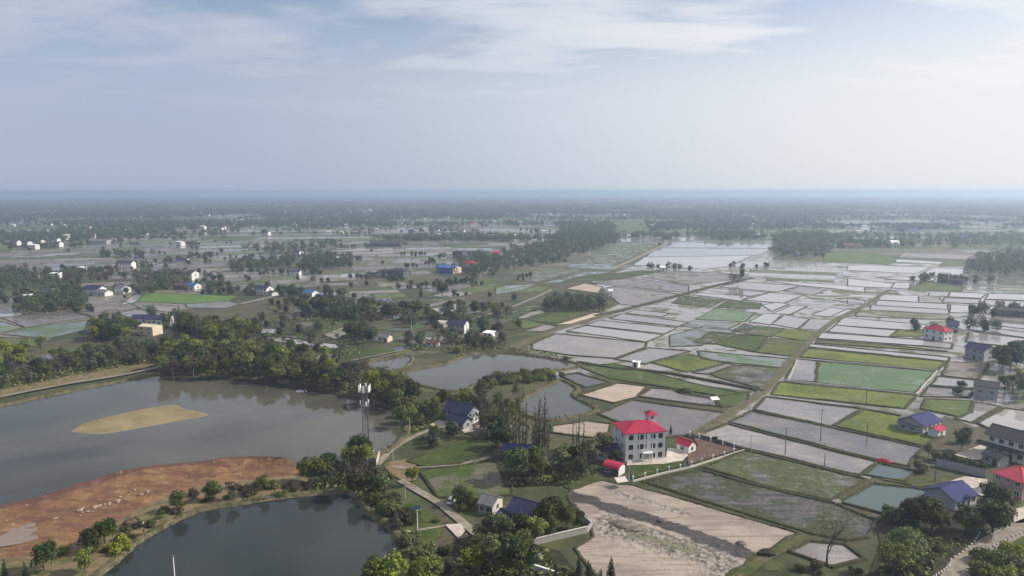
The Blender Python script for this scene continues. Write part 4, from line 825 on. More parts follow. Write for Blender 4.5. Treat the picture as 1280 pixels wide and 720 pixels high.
# --- cell tower
def tower():
    p = G(458, 574); Ht = 25.5; root = empty('cell_tower', p, .3, 'grey lattice cell tower with white antenna panels by the large lake', 'tower')
    wd = lambda z: 1.15 - .55*z/Ht
    mb = MB(); cr = [(-1, -1), (1, -1), (1, 1), (-1, 1)]
    for a, b in cr: mb.tube([(a*wd(0), b*wd(0), 0), (a*wd(Ht), b*wd(Ht), Ht)], .11, 5)
    mb.build('tower_leg', 'metal_grey', root)
    br = MB(); zs = [Ht*k/14 for k in range(15)]
    for z0, z1 in zip(zs, zs[1:]):
        for i in range(4):
            a, b = cr[i], cr[(i+1) % 4]; w0, w1 = wd(z0), wd(z1)
            br.tube([(a[0]*w0, a[1]*w0, z0), (b[0]*w1, b[1]*w1, z1)], .055, 4); br.tube([(b[0]*w0, b[1]*w0, z0), (a[0]*w1, a[1]*w1, z1)], .055, 4); br.tube([(a[0]*w1, a[1]*w1, z1), (b[0]*w1, b[1]*w1, z1)], .06, 4)
    br.build('bracing', 'metal_grey', root)
    for z, r in ((Ht*.74, 1.5), (Ht*.93, 1.6)):
        pl = MB(); K = 12
        for k in range(K):
            a0, a1 = 2*math.pi*k/K, 2*math.pi*(k+1)/K; q = lambda a, zz: (r*math.cos(a), r*math.sin(a), zz)
            pl.quad((0, 0, z), q(a0, z), q(a1, z)); pl.quad((0, 0, z-.12), q(a1, z-.12), q(a0, z-.12)); pl.tube([q(a0, z+1), q(a1, z+1)], .04, 4); pl.tube([q(a0, z), q(a0, z+1)], .03, 4)
        pl.build('platform', 'metal_grey', root)
    for k in range(6):
        a = k*math.pi/3 + .2; m2 = MB(); m2.box((1.95*math.cos(a), 1.95*math.sin(a), Ht-.6), (.3, .55, 2.3), a); m2.box((1.7*math.cos(a), 1.7*math.sin(a), Ht-.6), (.6, .1, .1), a); m2.build('antenna', 'white_paint', root)
    for k in range(3):
        a = k*2.1 + .7; m2 = MB(); m2.box((1.55*math.cos(a), 1.55*math.sin(a), Ht*.74+1.0), (.3, .45, 1.3), a); m2.build('antenna', 'white_paint', root)
    sp = MB(); sp.tube([(0, 0, Ht), (0, 0, Ht+2.6)], [.07, .03], 5); sp.build('lightning_rod', 'metal_grey', root)
    c = G(449, 576); cb = empty('equipment_cabinet', c, .2, 'white equipment cabinet left of the cell tower foot', 'cabinet'); m = MB(); m.box((0, 0, 1.3), (1.3, 1.0, 2.4)); m.box((0, 0, 2.56), (1.5, 1.2, .12)); m.build('body', 'white_paint', cb); m = MB(); m.box((0, -.52, 1.3), (1.0, .06, 2.0)); m.build('door', 'metal_grey', cb)
    c = G(466, 572); cb = empty('equipment_cabinet', c, .2, 'small white box on a stand right of the cell tower foot', 'cabinet'); m = MB(); m.box((0, 0, 1.9), (.9, .6, 1.3)); m.build('body', 'white_paint', cb); m = MB(); m.tube([(0, 0, 0), (0, 0, 1.3)], .1, 6); m.build('stand', 'metal_grey', cb)
tower()

# --- poles
def utility_pole(px, top, label, mat='pole_concrete', cross=True, r=.16):
    p = G(*px); hgt = (px[1]-top)/((px[1]-239)/90.0)*1.03; root = empty('utility_pole', p, random.uniform(-.5, .5), label, 'pole'); m = MB(); m.tube([(0, 0, -.3), (0, 0, hgt)], [r, r*.62], 7); m.build('shaft', mat, root)
    if cross:
        m = MB(); m.box((0, 0, hgt-.5), (1.7, .1, .12)); m.build('crossarm', 'metal_grey', root)
        for x in (-.7, 0, .7): m = MB(); m.tube([(x, 0, hgt-.44), (x, 0, hgt-.2)], [.06, .04], 5); m.build('insulator', 'white_paint', root)
    return root
utility_pole((506,623), 603, 'white pole beside the brown verge left of the lane')
utility_pole((491,575), 564, 'short white post beside the lane near the cell tower', cross=False)
utility_pole((512,542), 523, 'white pole at the top of the lane by the lake trees', cross=False)
utility_pole((682,577), 557, 'pale pole in front of the poplar row', cross=False)
utility_pole((786,602), 582, 'grey pole at the corner of the villa lawn', cross=False)
utility_pole((877,585), 568, 'taller white pole on the lawn wall between villa and red yard')
utility_pole((1025,552), 511, 'tall dark pole in the middle of the grey flooded strip', 'pole_dark')
utility_pole((981,569), 534, 'dark pole on the bund between two grey strips', 'pole_dark')
utility_pole((938,563), 543, 'slim pale pole at the far corner of the red yard', cross=False)
utility_pole((1030,584), 567, 'slim pole near the lower edge of the grey strip', 'pole_dark', False)
utility_pole((945.5,649), 632, 'pole on the bund between dark field and tan site', 'pole_dark')
utility_pole((936.5,471), 453, 'white pole standing in the dark ploughed plot')
utility_pole((1082,508), 486, 'dark pole at the edge of the yellow-green strip', 'pole_dark')
utility_pole((1083,552), 531, 'dark pole at the tip of the green strip below the blue-roofed house', 'pole_dark')
utility_pole((828,456), 446, 'short white pole on the yellow-green plot behind the pump hut', cross=False)
utility_pole((582,395), 380, 'white pole at the green plot in front of the navy-roofed pond house', cross=False)
utility_pole((624,388), 367, 'tall white pole beside the pale diagonal path')
utility_pole((514,413), 395, 'slim pole over the fish ponds in the middle distance', cross=False)
utility_pole((1168,604), 576, 'dark pole in front of the long grey yard wall', 'pole_dark')
def lamp():
    p = G(521.5, 664); root = empty('street_lamp', p, .2, 'solar street lamp on a tall white post above the grassy bank', 'street lamp'); m = MB(); m.tube([(0, 0, -.2), (0, 0, 6.6)], [.13, .08], 8); m.build('post', 'white_paint', root)
    m = MB(); m.tube([(0, 0, 5.9), (1.2, 0, 6.2)], .05, 5); m.build('arm', 'white_paint', root); m = MB(); m.box((1.3, 0, 6.2), (.6, .25, .1)); m.build('lamp_head', 'metal_grey', root)
    m = MB(); k = len(m.v); m.quad((-.9, -.5, 6.5), (.9, -.5, 6.5), (.9, .5, 7.0), (-.9, .5, 7.0)); m.quad((-.9, -.5, 6.45), (.9, -.5, 6.45), (.9, .5, 6.95), (-.9, .5, 6.95)); m.build('solar_panel', 'solar', root)
lamp()
p = G(219, 738); root = empty('post', p, 0, 'white post standing in the lower lake at the bottom edge', 'post'); m = MB(); m.tube([(0, 0, -.5), (0, 0, 8.3)], [.13, .1], 8); m.build('shaft', 'white_paint', root); m = MB(); m.box((0, 0, 8.4), (.5, .3, .25)); m.build('lamp_head', 'metal_grey', root)

# --- small things
def raft():
    p = G(396, 579); root = empty('raft', p, .1, 'dark flat raft moored where the red earth meets the wooded shore', 'raft'); m = MB(); m.prism([(-3.4, -.9), (2.8, -1.0), (3.6, 0), (2.8, 1.0), (-3.4, .9)], 0, .55); m.build('hull', 'wall_dark', root)
    m = MB()
    for s in (-1, 1): m.box((-.3, s*.9, .65), (6, .12, .2))
    m.build('rail', 'black_paint', root); m = MB(); m.box((-1, 0, 1.4), (2.6, 1.7, .12)); [m.tube([(-1+a*1.2, b*.75, .5), (-1+a*1.2, b*.75, 1.4)], .05, 5) for a in (-1, 1) for b in (-1, 1)]; m.build('canopy', 'wall_dark', root)
raft()
def aerator(px, label):
    p = G(*px); root = empty('pond_aerator', p, random.uniform(0, 3), label, 'aerator')
    for s in (-1, 1): m = MB(); m.tube([(-1.2, s*.7, .15), (1.2, s*.7, .15)], [.24, .24], 8); m.build('float', 'white_paint', root)
    m = MB(); m.box((0, 0, .45), (.9, 1.6, .12)); m.tube([(0, 0, .5), (0, 0, 1.1)], .25, 8); m.build('motor', 'metal_grey', root)
aerator((374,489), 'left one of the two small white floats on the large lake'); aerator((380,489), 'right one of the two small white floats on the large lake')
def car():
    p = G(564, 628); root = empty('parked_car', p, R(72), 'small white car parked in the shade beside the lane', 'car')
    m = MB(); m.prism([(-2.0, -.8), (1.9, -.8), (2.05, -.5), (2.05, .5), (1.9, .8), (-2.0, .8)], .35, .95); m.build('body', 'white_paint', root)
    m = MB(); k = [(-1.7, -.75, .95), (1.0, -.75, .95), (1.0, .75, .95), (-1.7, .75, .95)]; t = [(-1.35, -.62, 1.5), (.35, -.62, 1.5), (.35, .62, 1.5), (-1.35, .62, 1.5)]
    for i in range(4): j = (i+1) % 4; m.quad(k[i], k[j], t[j], t[i])
    m.build('window', 'glass', root); m = MB(); m.box((-.5, 0, 1.53), (1.74, 1.28, .08)); m.build('roof', 'white_paint', root)
    for x in (-1.25, 1.25):
        for y in (-.8, .8): m = MB(); m.tube([(x, y-.1, .33), (x, y+.1, .33)], .33, 12); m.build('wheel', 'dark_rubber', root)
    for y in (-.5, .5): m = MB(); m.box((2.06, y, .72), (.06, .3, .16)); m.build('headlight', 'frame_white', root)
car()
def heap(name, px, label, cat, mat, rx, ry, hz, seed, rz=0.0, n=14):
    g = random.Random(seed); m = MB(); K, J = n, 6; p = G(*px); k = len(m.v); ring = []
    for j in range(J):
        f = j/J; 
        for i in range(K):
            a = 2*math.pi*i/K; r = math.cos(f*math.pi/2)*(1+g.uniform(-.16, .16)); m.v.append((rx*r*math.cos(a), ry*r*math.sin(a), hz*math.sin(f*math.pi/2)*(1+g.uniform(-.1, .1)) - (.1 if j == 0 else 0)))
    m.v.append((0, 0, hz))
    for j in range(J-1):
        for i in range(K): m.f.append((j*K+i, j*K+(i+1) % K, (j+1)*K+(i+1) % K, (j+1)*K+i)); m.mi.append(0)
    for i in range(K): m.f.append(((J-1)*K+i, (J-1)*K+(i+1) % K, J*K)); m.mi.append(0)
    o = m.build(name, mat); o.location = (p.x, p.y, .2); o.rotation_euler = (0, 0, rz); return tag(o, label, cat)
heap('tarp_heap', (1105,579), 'red tarpaulin heap on the bund between grey strip and green pond', 'heap', 'tarp_red', 2.6, 1.2, 1.2, 1, -.5)
heap('thatch_heap', (856,491), 'dark thatched heap at the edge of the green plot', 'heap', 'forest_floor', 3.4, 2.2, 1.9, 2)
heap('earth_heap', (780,657), 'large pale rubble heap on the building site', 'heap', 'earth_pile', 4.2, 2.4, .9, 3, -.3)
heap('earth_heap', (795,662), 'low rubble heap right of the large heap on the building site', 'heap', 'earth_pile', 3.6, 2.0, .7, 4, .3)
heap('earth_heap', (828,652), 'dark earth clod beside the wet track on the building site', 'heap', 'earth_pile', 1.6, 1.0, .7, 5)
heap('earth_heap', (926,681), 'dark clod at the right end of the wet track', 'heap', 'earth_pile', 1.4, 1.0, .8, 6)
heap('earth_heap', (1045,629), 'small pale heap at the corner of the two green ponds', 'heap', 'rubble', 1.6, 1.0, .8, 7)
heap('hay_heap', (163,657), 'round reddish brown heap on the bank above the lower lake', 'heap', 'yard_soil', 2.0, 1.8, 2.0, 8)
heap('boulder', (958,694), 'dark boulder at the tip of the tan building site', 'boulder', 'forest_floor', 2.4, 1.6, 1.3, 9)
def rocks():
    g = random.Random(77); protos = []
    for k in range(4):
        bm = bmesh.new(); bmesh.ops.create_icosphere(bm, subdivisions=2, radius=1)
        for v in bm.verts: v.co *= g.uniform(.72, 1.12); v.co.z *= .6
        me = bpy.data.meshes.new('rock'); bm.to_mesh(me); bm.free(); me.materials.append(MAT['stone_pale']); protos.append(me)
    dg = bpy.context.evaluated_depsgraph_get(); eb = next(o for o in COL.objects if o.name == 'earth_bank'); eb_eval = [v.co.copy() for v in eb.data.vertices]
    from mathutils.kdtree import KDTree
    kd = KDTree(len(eb_eval)); [kd.insert(Vector((v.x, v.y, 0)), i) for i, v in enumerate(eb_eval)]; kd.balance()
    for k in range(30):
        t = g.random(); px = 62 + t*125 + g.gauss(0, 5); py = 650 - t*40 + g.gauss(0, 3.2); p = G(px, py, 1.0); z = eb_eval[kd.find(Vector((p.x, p.y, 0)))[1]].z
        o = bpy.data.objects.new('rock', g.choice(protos)); COL.objects.link(o); o.location = (p.x, p.y, z+.1); o.rotation_euler = (0, 0, g.uniform(0, 6)); q = g.uniform(.25, .8)**1.3; o.scale = (q*g.uniform(1, 1.8), q, q); tag(o, 'pale rock lying in the stony band of the red earth bank', 'rock', 'pale rocks on the red earth bank')
rocks()
heap('tank', (668,701), 'dark round covered tank at the bottom edge beside a white wall', 'tank', 'wall_dark', 1.8, 1.8, 2.6, 12)
heap('tank', (596,538), 'round pink-brown heap in front of the navy-roofed two-storey house', 'heap', 'wall_pink', 1.6, 1.5, 2.0, 13)
def stairs():
    p = G(157, 664); root = empty('steps', p, R(35), 'flight of small white steps on the bank above the lower lake', 'steps')
    for k in range(5): m = MB(); m.box((k*1.0, 0, .5+k*.16), (.7, 1.1, .3)); m.build('step', 'white_paint', root)
stairs()
def tent(px, label, col='white_paint'):
    p = G(*px); root = empty('awning', p, .3, label, 'awning'); m = MB(); m.quad((-1.8, -1.2, 2.1), (1.8, -1.2, 2.1), (1.8, 1.2, 2.8), (-1.8, 1.2, 2.8)); m.quad((-1.8, -1.2, 2.04), (1.8, -1.2, 2.04), (1.8, 1.2, 2.74), (-1.8, 1.2, 2.74)); m.build('sheet', col, root); m = MB(); [m.tube([(a*1.7, b*1.1, 0), (a*1.7, b*1.1, 2.4+b*.3)], .05, 5) for a in (-1, 1) for b in (-1, 1)]; m.build('frame', 'metal_grey', root)
tent((576,531.5), 'slanting white awning in front of the navy-roofed two-storey house'); tent((572,535), 'small white awning beside the slanting one at the navy-roofed house')
tent((378,459), 'white roofed shelter half hidden in the lakeside trees'); tent((776,609), 'pale sheet propped on the site edge below the arched shed', 'pale_concrete'); tent((893,505), 'white sheet over a dark hollow at the end of the pink mud plot')
# painted guard stones along the road
def stones(px, n, label, group):
    pts = GP(px); d = [0]
    for a, b in zip(pts, pts[1:]): d.append(d[-1]+(b-a).length)
    m = MB(); m.box((0, 0, .18), (.58, .28, .46)); m.box((0, 0, .44), (.5, .22, .07)); me = m.mesh('guard_stone'); me.materials.append(MAT['stone_paint'])
    for i in range(n):
        s = d[-1]*i/(n-1); x = np.interp(s, d, [p.x for p in pts]); y = np.interp(s, d, [p.y for p in pts]); x2 = np.interp(s+.1, d, [p.x for p in pts]); y2 = np.interp(s+.1, d, [p.y for p in pts])
        if i == n-1: x2, y2 = x + (pts[-1]-pts[-2]).x, y + (pts[-1]-pts[-2]).y
        o = bpy.data.objects.new('guard_stone', me); COL.objects.link(o); o.location = (x, y, .25); o.rotation_euler = (0, 0, math.atan2(y2-y, x2-x)); tag(o, label, 'guard stone', group)
stones([(1224,669),(1217,680),(1204,692),(1188,702)], 11, 'white guard stone in the upper row along the left road edge', 'guard stones of the upper left row')
stones([(1186,711),(1178,716),(1166,724)], 7, 'white guard stone in the lower left row at the bottom edge', 'guard stones of the lower left row')
stones([(1203,720),(1212,709),(1223,698),(1236,688),(1256,677.5),(1290,663.5)], 22, 'white guard stone in the row along the right road edge', 'guard stones of the right row')

# ================================================================== TREES
def free(p, m=0.0):
    for x, y, r in KEEP:
        if (p.x-x)**2 + (p.y-y)**2 < (r+m)**2: return False
    return not any(inside(p, q) for a, b, e, f, q in PB2 if a < p.x < b and e < p.y < f)
PB2 = [(min(p.x for p in q), max(p.x for p in q), min(p.y for p in q), max(p.y for p in q), q) for q in POLYS if q is not None]
NOTREE = len(POLYS)
PLANTED = []
def scatter(px, sp, rg, z=0):
    poly = GP(px); x0, x1 = min(p.x for p in poly), max(p.x for p in poly); y0, y1 = min(p.y for p in poly), max(p.y for p in poly); out = []
    nx, ny = int((x1-x0)/sp)+1, int((y1-y0)/sp)+1
    for i in range(nx):
        for j in range(ny):
            p = Vector((x0+(i+rg.uniform(.1, .9))*sp, y0+(j+rg.uniform(.1, .9))*sp, 0))
            if inside(p, poly): out.append(p)
    return out
FAR = []           # trees that go into the mass of far woods: x, y, h, tone
def wood(px, sp, mix, hr, where, seed, forest=False, far=False, wide=1.0):
    """trees of one stand. mix: kind -> weight"""
    rg = random.Random(seed); ks, ws = list(mix), list(mix.values())
    for p in scatter(px, sp, rg):
        h = rg.uniform(*hr); k = rg.choices(ks, ws)[0]
        if not free(p, .5) and not forest: continue
        if forest and any((p.x-x)**2+(p.y-y)**2 < (r+.5)**2 for x, y, r in KEEP): continue
        if far: FAR.append((p.x, p.y, h, rg.random())); continue
        plant(k, p, h, DESC[k] + ' ' + where, DESC[k] + ' ' + where, wide)
def W_only(): pass
# floor sheets are walkable by trees: leave only water and crops as obstacles
FLOOR = {'forest_floor', 'grassland', 'scrubland', 'lawn'}
PB2 = [t for t in PB2 if True]
def drop_floor():
    global PB2
    fl = [o for o in COL.objects if o.name.split('.')[0] in FLOOR]
    cs = []
    for o in fl:
        vs = o.data.vertices; cs.append((min(v.co.x for v in vs), max(v.co.x for v in vs), min(v.co.y for v in vs), max(v.co.y for v in vs)))
    keep = []
    for t in PB2:
        hit = any(abs(t[0]-c[0]) < 3 and abs(t[1]-c[1]) < 3 and abs(t[2]-c[2]) < 3 and abs(t[3]-c[3]) < 3 for c in cs)
        if not hit: keep.append(t)
    PB2 = keep
drop_floor()

wood([(200,474),(300,477),(380,483),(428,494),(470,507),(502,520),(520,506),(485,484),(440,470),(400,462),(330,448),(262,440),(206,440)], 7.6, dict(dk=3, ol=3, lt=1.3, br=.8), (8, 12.5), 'in the dense belt on the large lake shore', 1, True)
wood([(0,486),(60,474),(130,461),(205,450),(205,436),(150,436),(95,446),(0,468)], 7, dict(br=3, ol=2, dk=1.2), (5, 8.5), 'above the pale path left of the lake', 2, True)
wood([(-20,470),(36,464),(34,446),(-20,446)], 7, dict(lt=3, ol=1), (8, 11), 'at the left edge above the lake path', 3, True)
wood([(108,427),(163,430),(162,416),(118,412)], 6.5, dict(dk=3, lt=1), (9, 12), 'in the clump beside the cream house', 4, True)
wood([(222,407),(250,412),(300,412),(325,425),(300,440),(240,434),(225,420)], 8, dict(dk=2, ol=2, lt=1.4), (9, 12.5), 'in the grove right of the purple-roofed houses', 5, True)
wood([(495,545),(512,520),(560,507),(600,505),(598,517),(548,520),(530,548),(505,556)], 6.5, dict(ol=2, lt=2, dk=1.2), (7, 10), 'between the lake end and the navy-roofed house', 6, True)
wood([(596,540),(600,508),(655,500),(660,520),(640,528),(630,548),(604,548)], 6.6, dict(ol=1.6, br=2.4, pop=1.2), (9, 14), 'behind the navy-roofed house by the pond', 7, True, wide=.72)
wood([(536,566),(540,545),(568,540),(575,546),(556,558)], 6, dict(ol=2, dk=2), (4.5, 7), 'in front of the navy-roofed house', 8, True)
wood([(388,608),(410,582),(445,584),(478,592),(484,612),(466,642),(440,622),(410,612)], 6.2, dict(br=2.4, dk=2, ol=1, lt=.7), (7, 10.5), 'on the point below the cell tower', 9, True)
wood([(642,606),(632,588),(655,581),(700,583),(742,582),(752,592),(720,604),(690,600),(670,606)], 6.4, dict(dk=3, ol=1, br=.6), (7.5, 11), 'in the dark copse left of the villa', 10, True)
wood([(655,672),(660,655),(690,645),(705,655),(712,668),(690,672)], 5.2, dict(dk=2, lt=1.6), (7, 10), 'in the corner of the retaining wall', 11, True)
wood([(575,735),(585,690),(640,688),(655,700),(655,735)], 6.2, dict(ol=2.6, lt=2.2, dk=.7), (8, 11), 'in the bottom grove beside the lane end', 12, True)
wood([(585,690),(600,676),(635,680),(640,690)], 5.5, dict(lt=1, ol=2), (6, 8), 'by the shaded houses at the lane end', 13, True)
wood([(690,728),(720,712),(765,722),(770,740),(690,745)], 5, dict(con=3, dk=1, br=.5), (5.5, 8), 'at the bottom edge below the building site', 14, True)
wood([(450,760),(470,742),(505,735),(545,740),(545,765),(450,775)], 6.5, dict(lt=3, ol=1), (7.5, 9.5), 'at the bottom edge beside the lower lake', 15, True)
wood([(372,390),(420,380),(470,386),(540,396),(600,390),(632,394),(640,401),(590,402),(480,400),(390,400)], 9.5, dict(dk=3, ol=1.2), (8, 12), 'in the long hedge across the middle plain', 16, True)
wood([(676,389),(757,390),(760,381),(690,380)], 9, dict(dk=1), (9, 11), 'in the square dark grove of the centre', 17, True)
wood([(430,432),(436,418),(468,420),(480,430)], 8, dict(ol=2, dk=2), (8, 11), 'beside the pale ruined shed', 18, True)
wood([(505,436),(505,424),(560,418),(600,424),(640,428),(640,438),(575,436)], 8.5, dict(dk=2, br=2, ol=1), (5, 8), 'on the bank above the reedy pond', 19)
wood([(1246,470),(1245,456),(1275,450),(1285,470)], 8, dict(dk=3, ol=1), (9, 13), 'right of the slate-roofed house', 20, True)
wood([(1252,500),(1262,482),(1290,482),(1290,505)], 7, dict(ol=2, lt=1.5), (7, 10), 'right of the plain grey house', 21, True)
wood([(1176,562),(1178,549),(1205,548),(1230,556),(1205,566)], 7, dict(dk=2, ol=2, lt=1), (5, 8), 'behind the red-roofed shed on the right', 22)
wood([(20,392),(24,378),(60,372),(100,372),(112,384),(100,393)], 9, dict(dk=2, ol=1.4, lt=.5), (7, 10), 'in front of the left hamlet', 23)
wood([(45,360),(50,344),(150,340),(160,352),(100,360)], 13, dict(dk=2, br=2), (8, 12), 'in the middle of the left hamlet', 24)
wood([(165,360),(170,346),(232,344),(232,352),(215,360)], 11, dict(dk=3, br=1), (9, 13), 'left of the cobalt-roofed house', 25)
wood([(1150,735),(1100,735),(1080,722),(1110,712),(1150,716)], 8, dict(wil=1), (10, 13), 'by the road at the bottom right', 26, True)
wood([(312,440),(318,400),(345,388),(440,388),(470,396),(470,418),(430,420),(400,440)], 13, dict(br=2, ol=1.5, dk=.8), (4, 7.5), 'scattered among the ponds and brown plots', 27)
wood([(200,440),(215,428),(240,436),(320,440),(440,446),(440,458),(330,450),(262,444)], 9, dict(ol=1.5, lt=1, dk=1), (6, 9), 'on the inland side of the lakeside belt', 28)
wood([(588,675),(600,662),(622,664),(650,672),(655,692),(600,692)], 5.0, dict(ol=2, lt=1.4, dk=1), (6, 8.5), 'in front of the shaded houses at the lane end', 29, True)
wood([(578,640),(588,628),(600,634),(600,652),(588,654)], 3.6, dict(bushdk=2, br=1), (2.5, 4.5), 'between the lane and the grey-roofed house', 30, True)
wood([(520,640),(516,632),(536,640),(556,655),(540,660)], 5.5, dict(bush=2, bushdk=1), (1.2, 2.6), 'on the grassy bank by the street lamp', 30)
wood([(560,520),(600,512),(604,522),(560,527)], 6, dict(dk=2, ol=1), (8, 11), 'right behind the navy-roofed two-storey house', 32, True)
wood([(606,548),(608,536),(630,545),(640,560),(625,570),(612,560)], 5.5, dict(dk=3, ol=1), (6, 9), 'between navy-roofed house and blue shed', 33, True)
wood([(452,620),(470,610),(488,628),(512,660),(520,690),(508,700),(494,672),(470,650)], 4.2, dict(bushbr=2, br=2, bush=1.5, dk=.6), (2.6, 5.5), 'on the bank at the right end of the lower lake', 41, True)
wood([(430,584),(440,570),(452,566),(455,582),(440,592)], 4.5, dict(dk=2, br=1, lt=.6), (6, 9), 'left of the cell tower foot', 42, True)
wood([(556,632),(568,618),(600,622),(606,634),(584,640)], 4.2, dict(dk=2, br=1.4), (4, 6), 'beside the lane above the shaded houses', 43)
wood([(484,600),(492,590),(512,592),(512,604),(500,612)], 4, dict(bush=2, bushbr=2), (1.4, 2.8), 'on the brown verge between the lanes', 44)
wood([(636,690),(660,676),(712,664),(738,650),(742,660),(720,668),(664,684)], 5, dict(dk=2, ol=1, lt=.7), (5, 8), 'inside the retaining wall corner', 45)
wood([(120,718),(160,690),(205,664),(250,642),(330,622),(380,618),(385,624),(300,632),(250,640),(205,664)], 3.6, dict(bushbr=1.5, bush=2, bushlt=.7), (1.2, 2.6), 'at the water edge of the lower lake bank', 46)
# single trees
SINGLE = [('lt', (222,641), 7.0, 'upright green tree alone on the red bank'), ('bushbr', (241,622), 3.5, 'brown bush between two bank trees'), ('dk', (264,627), 6.5, 'round green tree on the bank near the middle'), ('br', (288,627), 6.8, 'widest brown tree on the lower lake bank'), ('bushbr', (311,620), 4.5, 'reddish brown bush right of the widest bank tree'), ('ol', (329,616), 6, 'olive tree on the bank near the raft'),
 ('dk', (114,690), 7, 'left dark tree of the pair above the white steps'), ('dk', (131,682), 7.5, 'right dark tree of the pair above the white steps'), ('bushlt', (150,688), 4.5, 'yellow-green bush beside the white steps'), ('dk', (55,716), 8, 'green tree under the red soil cut at lower left'), ('lt', (106,718), 6.5, 'yellowish tree on the tip of the lower left bank'), ('con', (6,722), 5, 'small dark conifer in the lower left corner'), ('con', (32,728), 5.5, 'dark conifer second from the lower left corner'),
 ('dk', (386,604), 8.5, 'dark tree beside the raft'), ('lt', (401,606), 8.5, 'yellow-green tree beside the raft'), ('lt', (515,607), 6.2, 'small round green tree at the bend of the lane'), ('dk', (649,412), 7, 'bright round tree alone above the big pond'), ('lt', (466,748), 10, 'large yellow-green crown at the bottom edge, left of the pair'), ('lt', (494,746), 10.5, 'largest yellow-green crown at the bottom edge beside the lower lake'), ('lt', (533,750), 10, 'yellow-green crown at the bottom edge nearest the thicket'), ('dk', (574,631), 5.5, 'dark tree added to shade the small white car'), ('bare', (1033,708), 13, 'tall leafless tree over the grey puddle'), ('rd', (1147,661), 9, 'biggest round dark tree left of the bright blue roof'), ('rd', (1164,664), 8.6, 'round dark tree touching the tiny shed'), ('bushdk', (1112,652), 5.5, 'low dark bush at the end of the green pond'), ('bushdk', (1130,660), 5, 'dark bush between pond and round tree'), ('rd', (1206,668), 8.0, 'round tree in front of the white windowed cottage'), ('rd', (1240,668), 9.5, 'round tree at the corner of the pale road'), ('rd', (1243,641), 8.5, 'round tree between cottage and brown house'), ('br', (1266,645), 6.0, 'reddish brown tree right of the round trees'), ('bushlt', (1240,708), 5.5, 'fresh green shrub right of the road at the corner'), ('bushlt', (1262,700), 5, 'fresh green shrub higher on the right verge'), ('bush', (1275,716), 5, 'olive shrub in the bottom right corner'), ('bushlt', (1228,722), 4.5, 'fresh green shrub at the bottom beside the right road edge'), ('bushlt', (1256,728), 5, 'fresh green shrub at the bottom right edge'),  # the tree beside the white car is added to shade it
 ('dk', (1221,447), 7, 'dark round tree left of the slate-roofed house'), ('dk', (1221,397), 8, 'dark tree left of the long dark barn'), ('bushdk', (1196,493), 4, 'dark bush in the white mud left of the grey house'), ('bushdk', (1201,484), 4, 'dark bush above another left of the grey house'), ('bush', (1150,590), 4, 'bush on the bund above the green pond'), ('ol', (1160,572), 5, 'small olive tree at the corner of the yard wall'), ('bushdk', (1176,577), 4.5, 'dark bush behind the left end of the yard wall'), ('bushdk', (1190,580), 4.2, 'dark bush behind the yard wall near its middle'), ('bushdk', (1206,584), 4.2, 'dark bush behind the right half of the yard wall'), ('bushdk', (1222,588), 4, 'dark bush behind the right end of the yard wall'), ('con', (838,543), 4, 'small dark conifer behind the villa'), ('dk', (768,580), 5, 'small tree behind the arched shed'), ('ol', (755,572), 9, 'drooping yellow-green tree touching the villa annex'),
 ('br', (590,362), 6, 'small tree on the plain below the blue warehouse'), ('con', (406,374), 13, 'tall pointed conifer above the long hedge'), ('ol', (355,367), 8, 'tree alone beside the pale road house'), ('con', (526,372), 12, 'pointed conifer at the middle of the plain'), ('ol', (541,335), 11, 'tree left of the blue warehouse'), ('dk', (553,372), 12, 'big tree in front of the blue warehouse'), ('con', (27,433), 5, 'left small conifer above the little pond'), ('con', (35,434), 4.5, 'right small conifer above the little pond'), ('ol', (51,437), 8, 'thin olive tree beside the little pond'), ('bushlt', (572,441), 5, 'bright green bush on the tip of the reedy bank')]
for k, px, h, lab in SINGLE: plant(k, G(*px), h, lab)
for k, px, h in (('pop', (916,356), 13), ('pop', (921,356), 12), ('pop', (927,355), 15)): plant('con' if 0 else 'ol', G(*px), h, 'slender dark tree in the row of three on the paddy bund', 'three slender trees on the bund', .45)
for i, (x, y, h) in enumerate([(644,566,17), (649,567,19), (668,571,18), (673,572,22), (677,571,20), (681,573,23), (685,572,19), (601,541,14), (716,562,12), (723,563,14), (729,563,13), (611,543,15), (622,547,16), (636,556,18), (641,569,15), (653,568,16), (657,570,20), (665,570,15), (670,574,17), (675,574,19), (679,570,17), (720,564,10), (617,545,17), (629,552,15)]):
    plant('pop', G(x, y), h, 'tall thin poplar in the row left of the villa', 'poplars left of the villa')
# bushes on banks
wood([(596,478),(640,468),(700,466),(712,472),(690,476),(640,482),(600,486)], 5, dict(bush=3, bushlt=1), (3, 5), 'on the reedy strip between the two ponds', 31)
wood([(640,447),(700,453),(760,463),(762,460),(700,449),(640,443)], 5.2, dict(bushbr=3, bush=1), (2.2, 4.2), 'on the dyke under the big muddy paddy', 32)
wood([(500,640),(480,655),(498,678),(512,668),(530,640)], 5, dict(bushbr=2, bush=1), (2, 3.6), 'on the steep bank right of the lower lake', 33)
wood([(120,700),(165,676),(210,650),(260,630),(330,620),(385,614),(378,600),(300,608),(230,622),(190,640),(150,664)], 4.6, dict(bushbr=2, bush=2), (1.6, 3.4), 'along the lower lake bank', 34)
wood([(60,705),(130,695),(180,672),(170,660),(120,680),(60,695)], 6, dict(bushbr=2, bush=2), (1.6, 3.0), 'on the lower left bank', 35)
wood([(1100,715),(1150,680),(1200,672),(1218,678),(1180,708),(1160,730),(1090,730)], 5.5, dict(bushdk=2, bush=2, bushbr=1), (2, 4), 'in the hollow left of the guard stones', 36, True)
wood([(1226,715),(1250,690),(1300,672),(1320,740),(1215,745)], 5, dict(bushlt=2, bush=2), (2.2, 4.2), 'on the verge right of the road', 37, True)
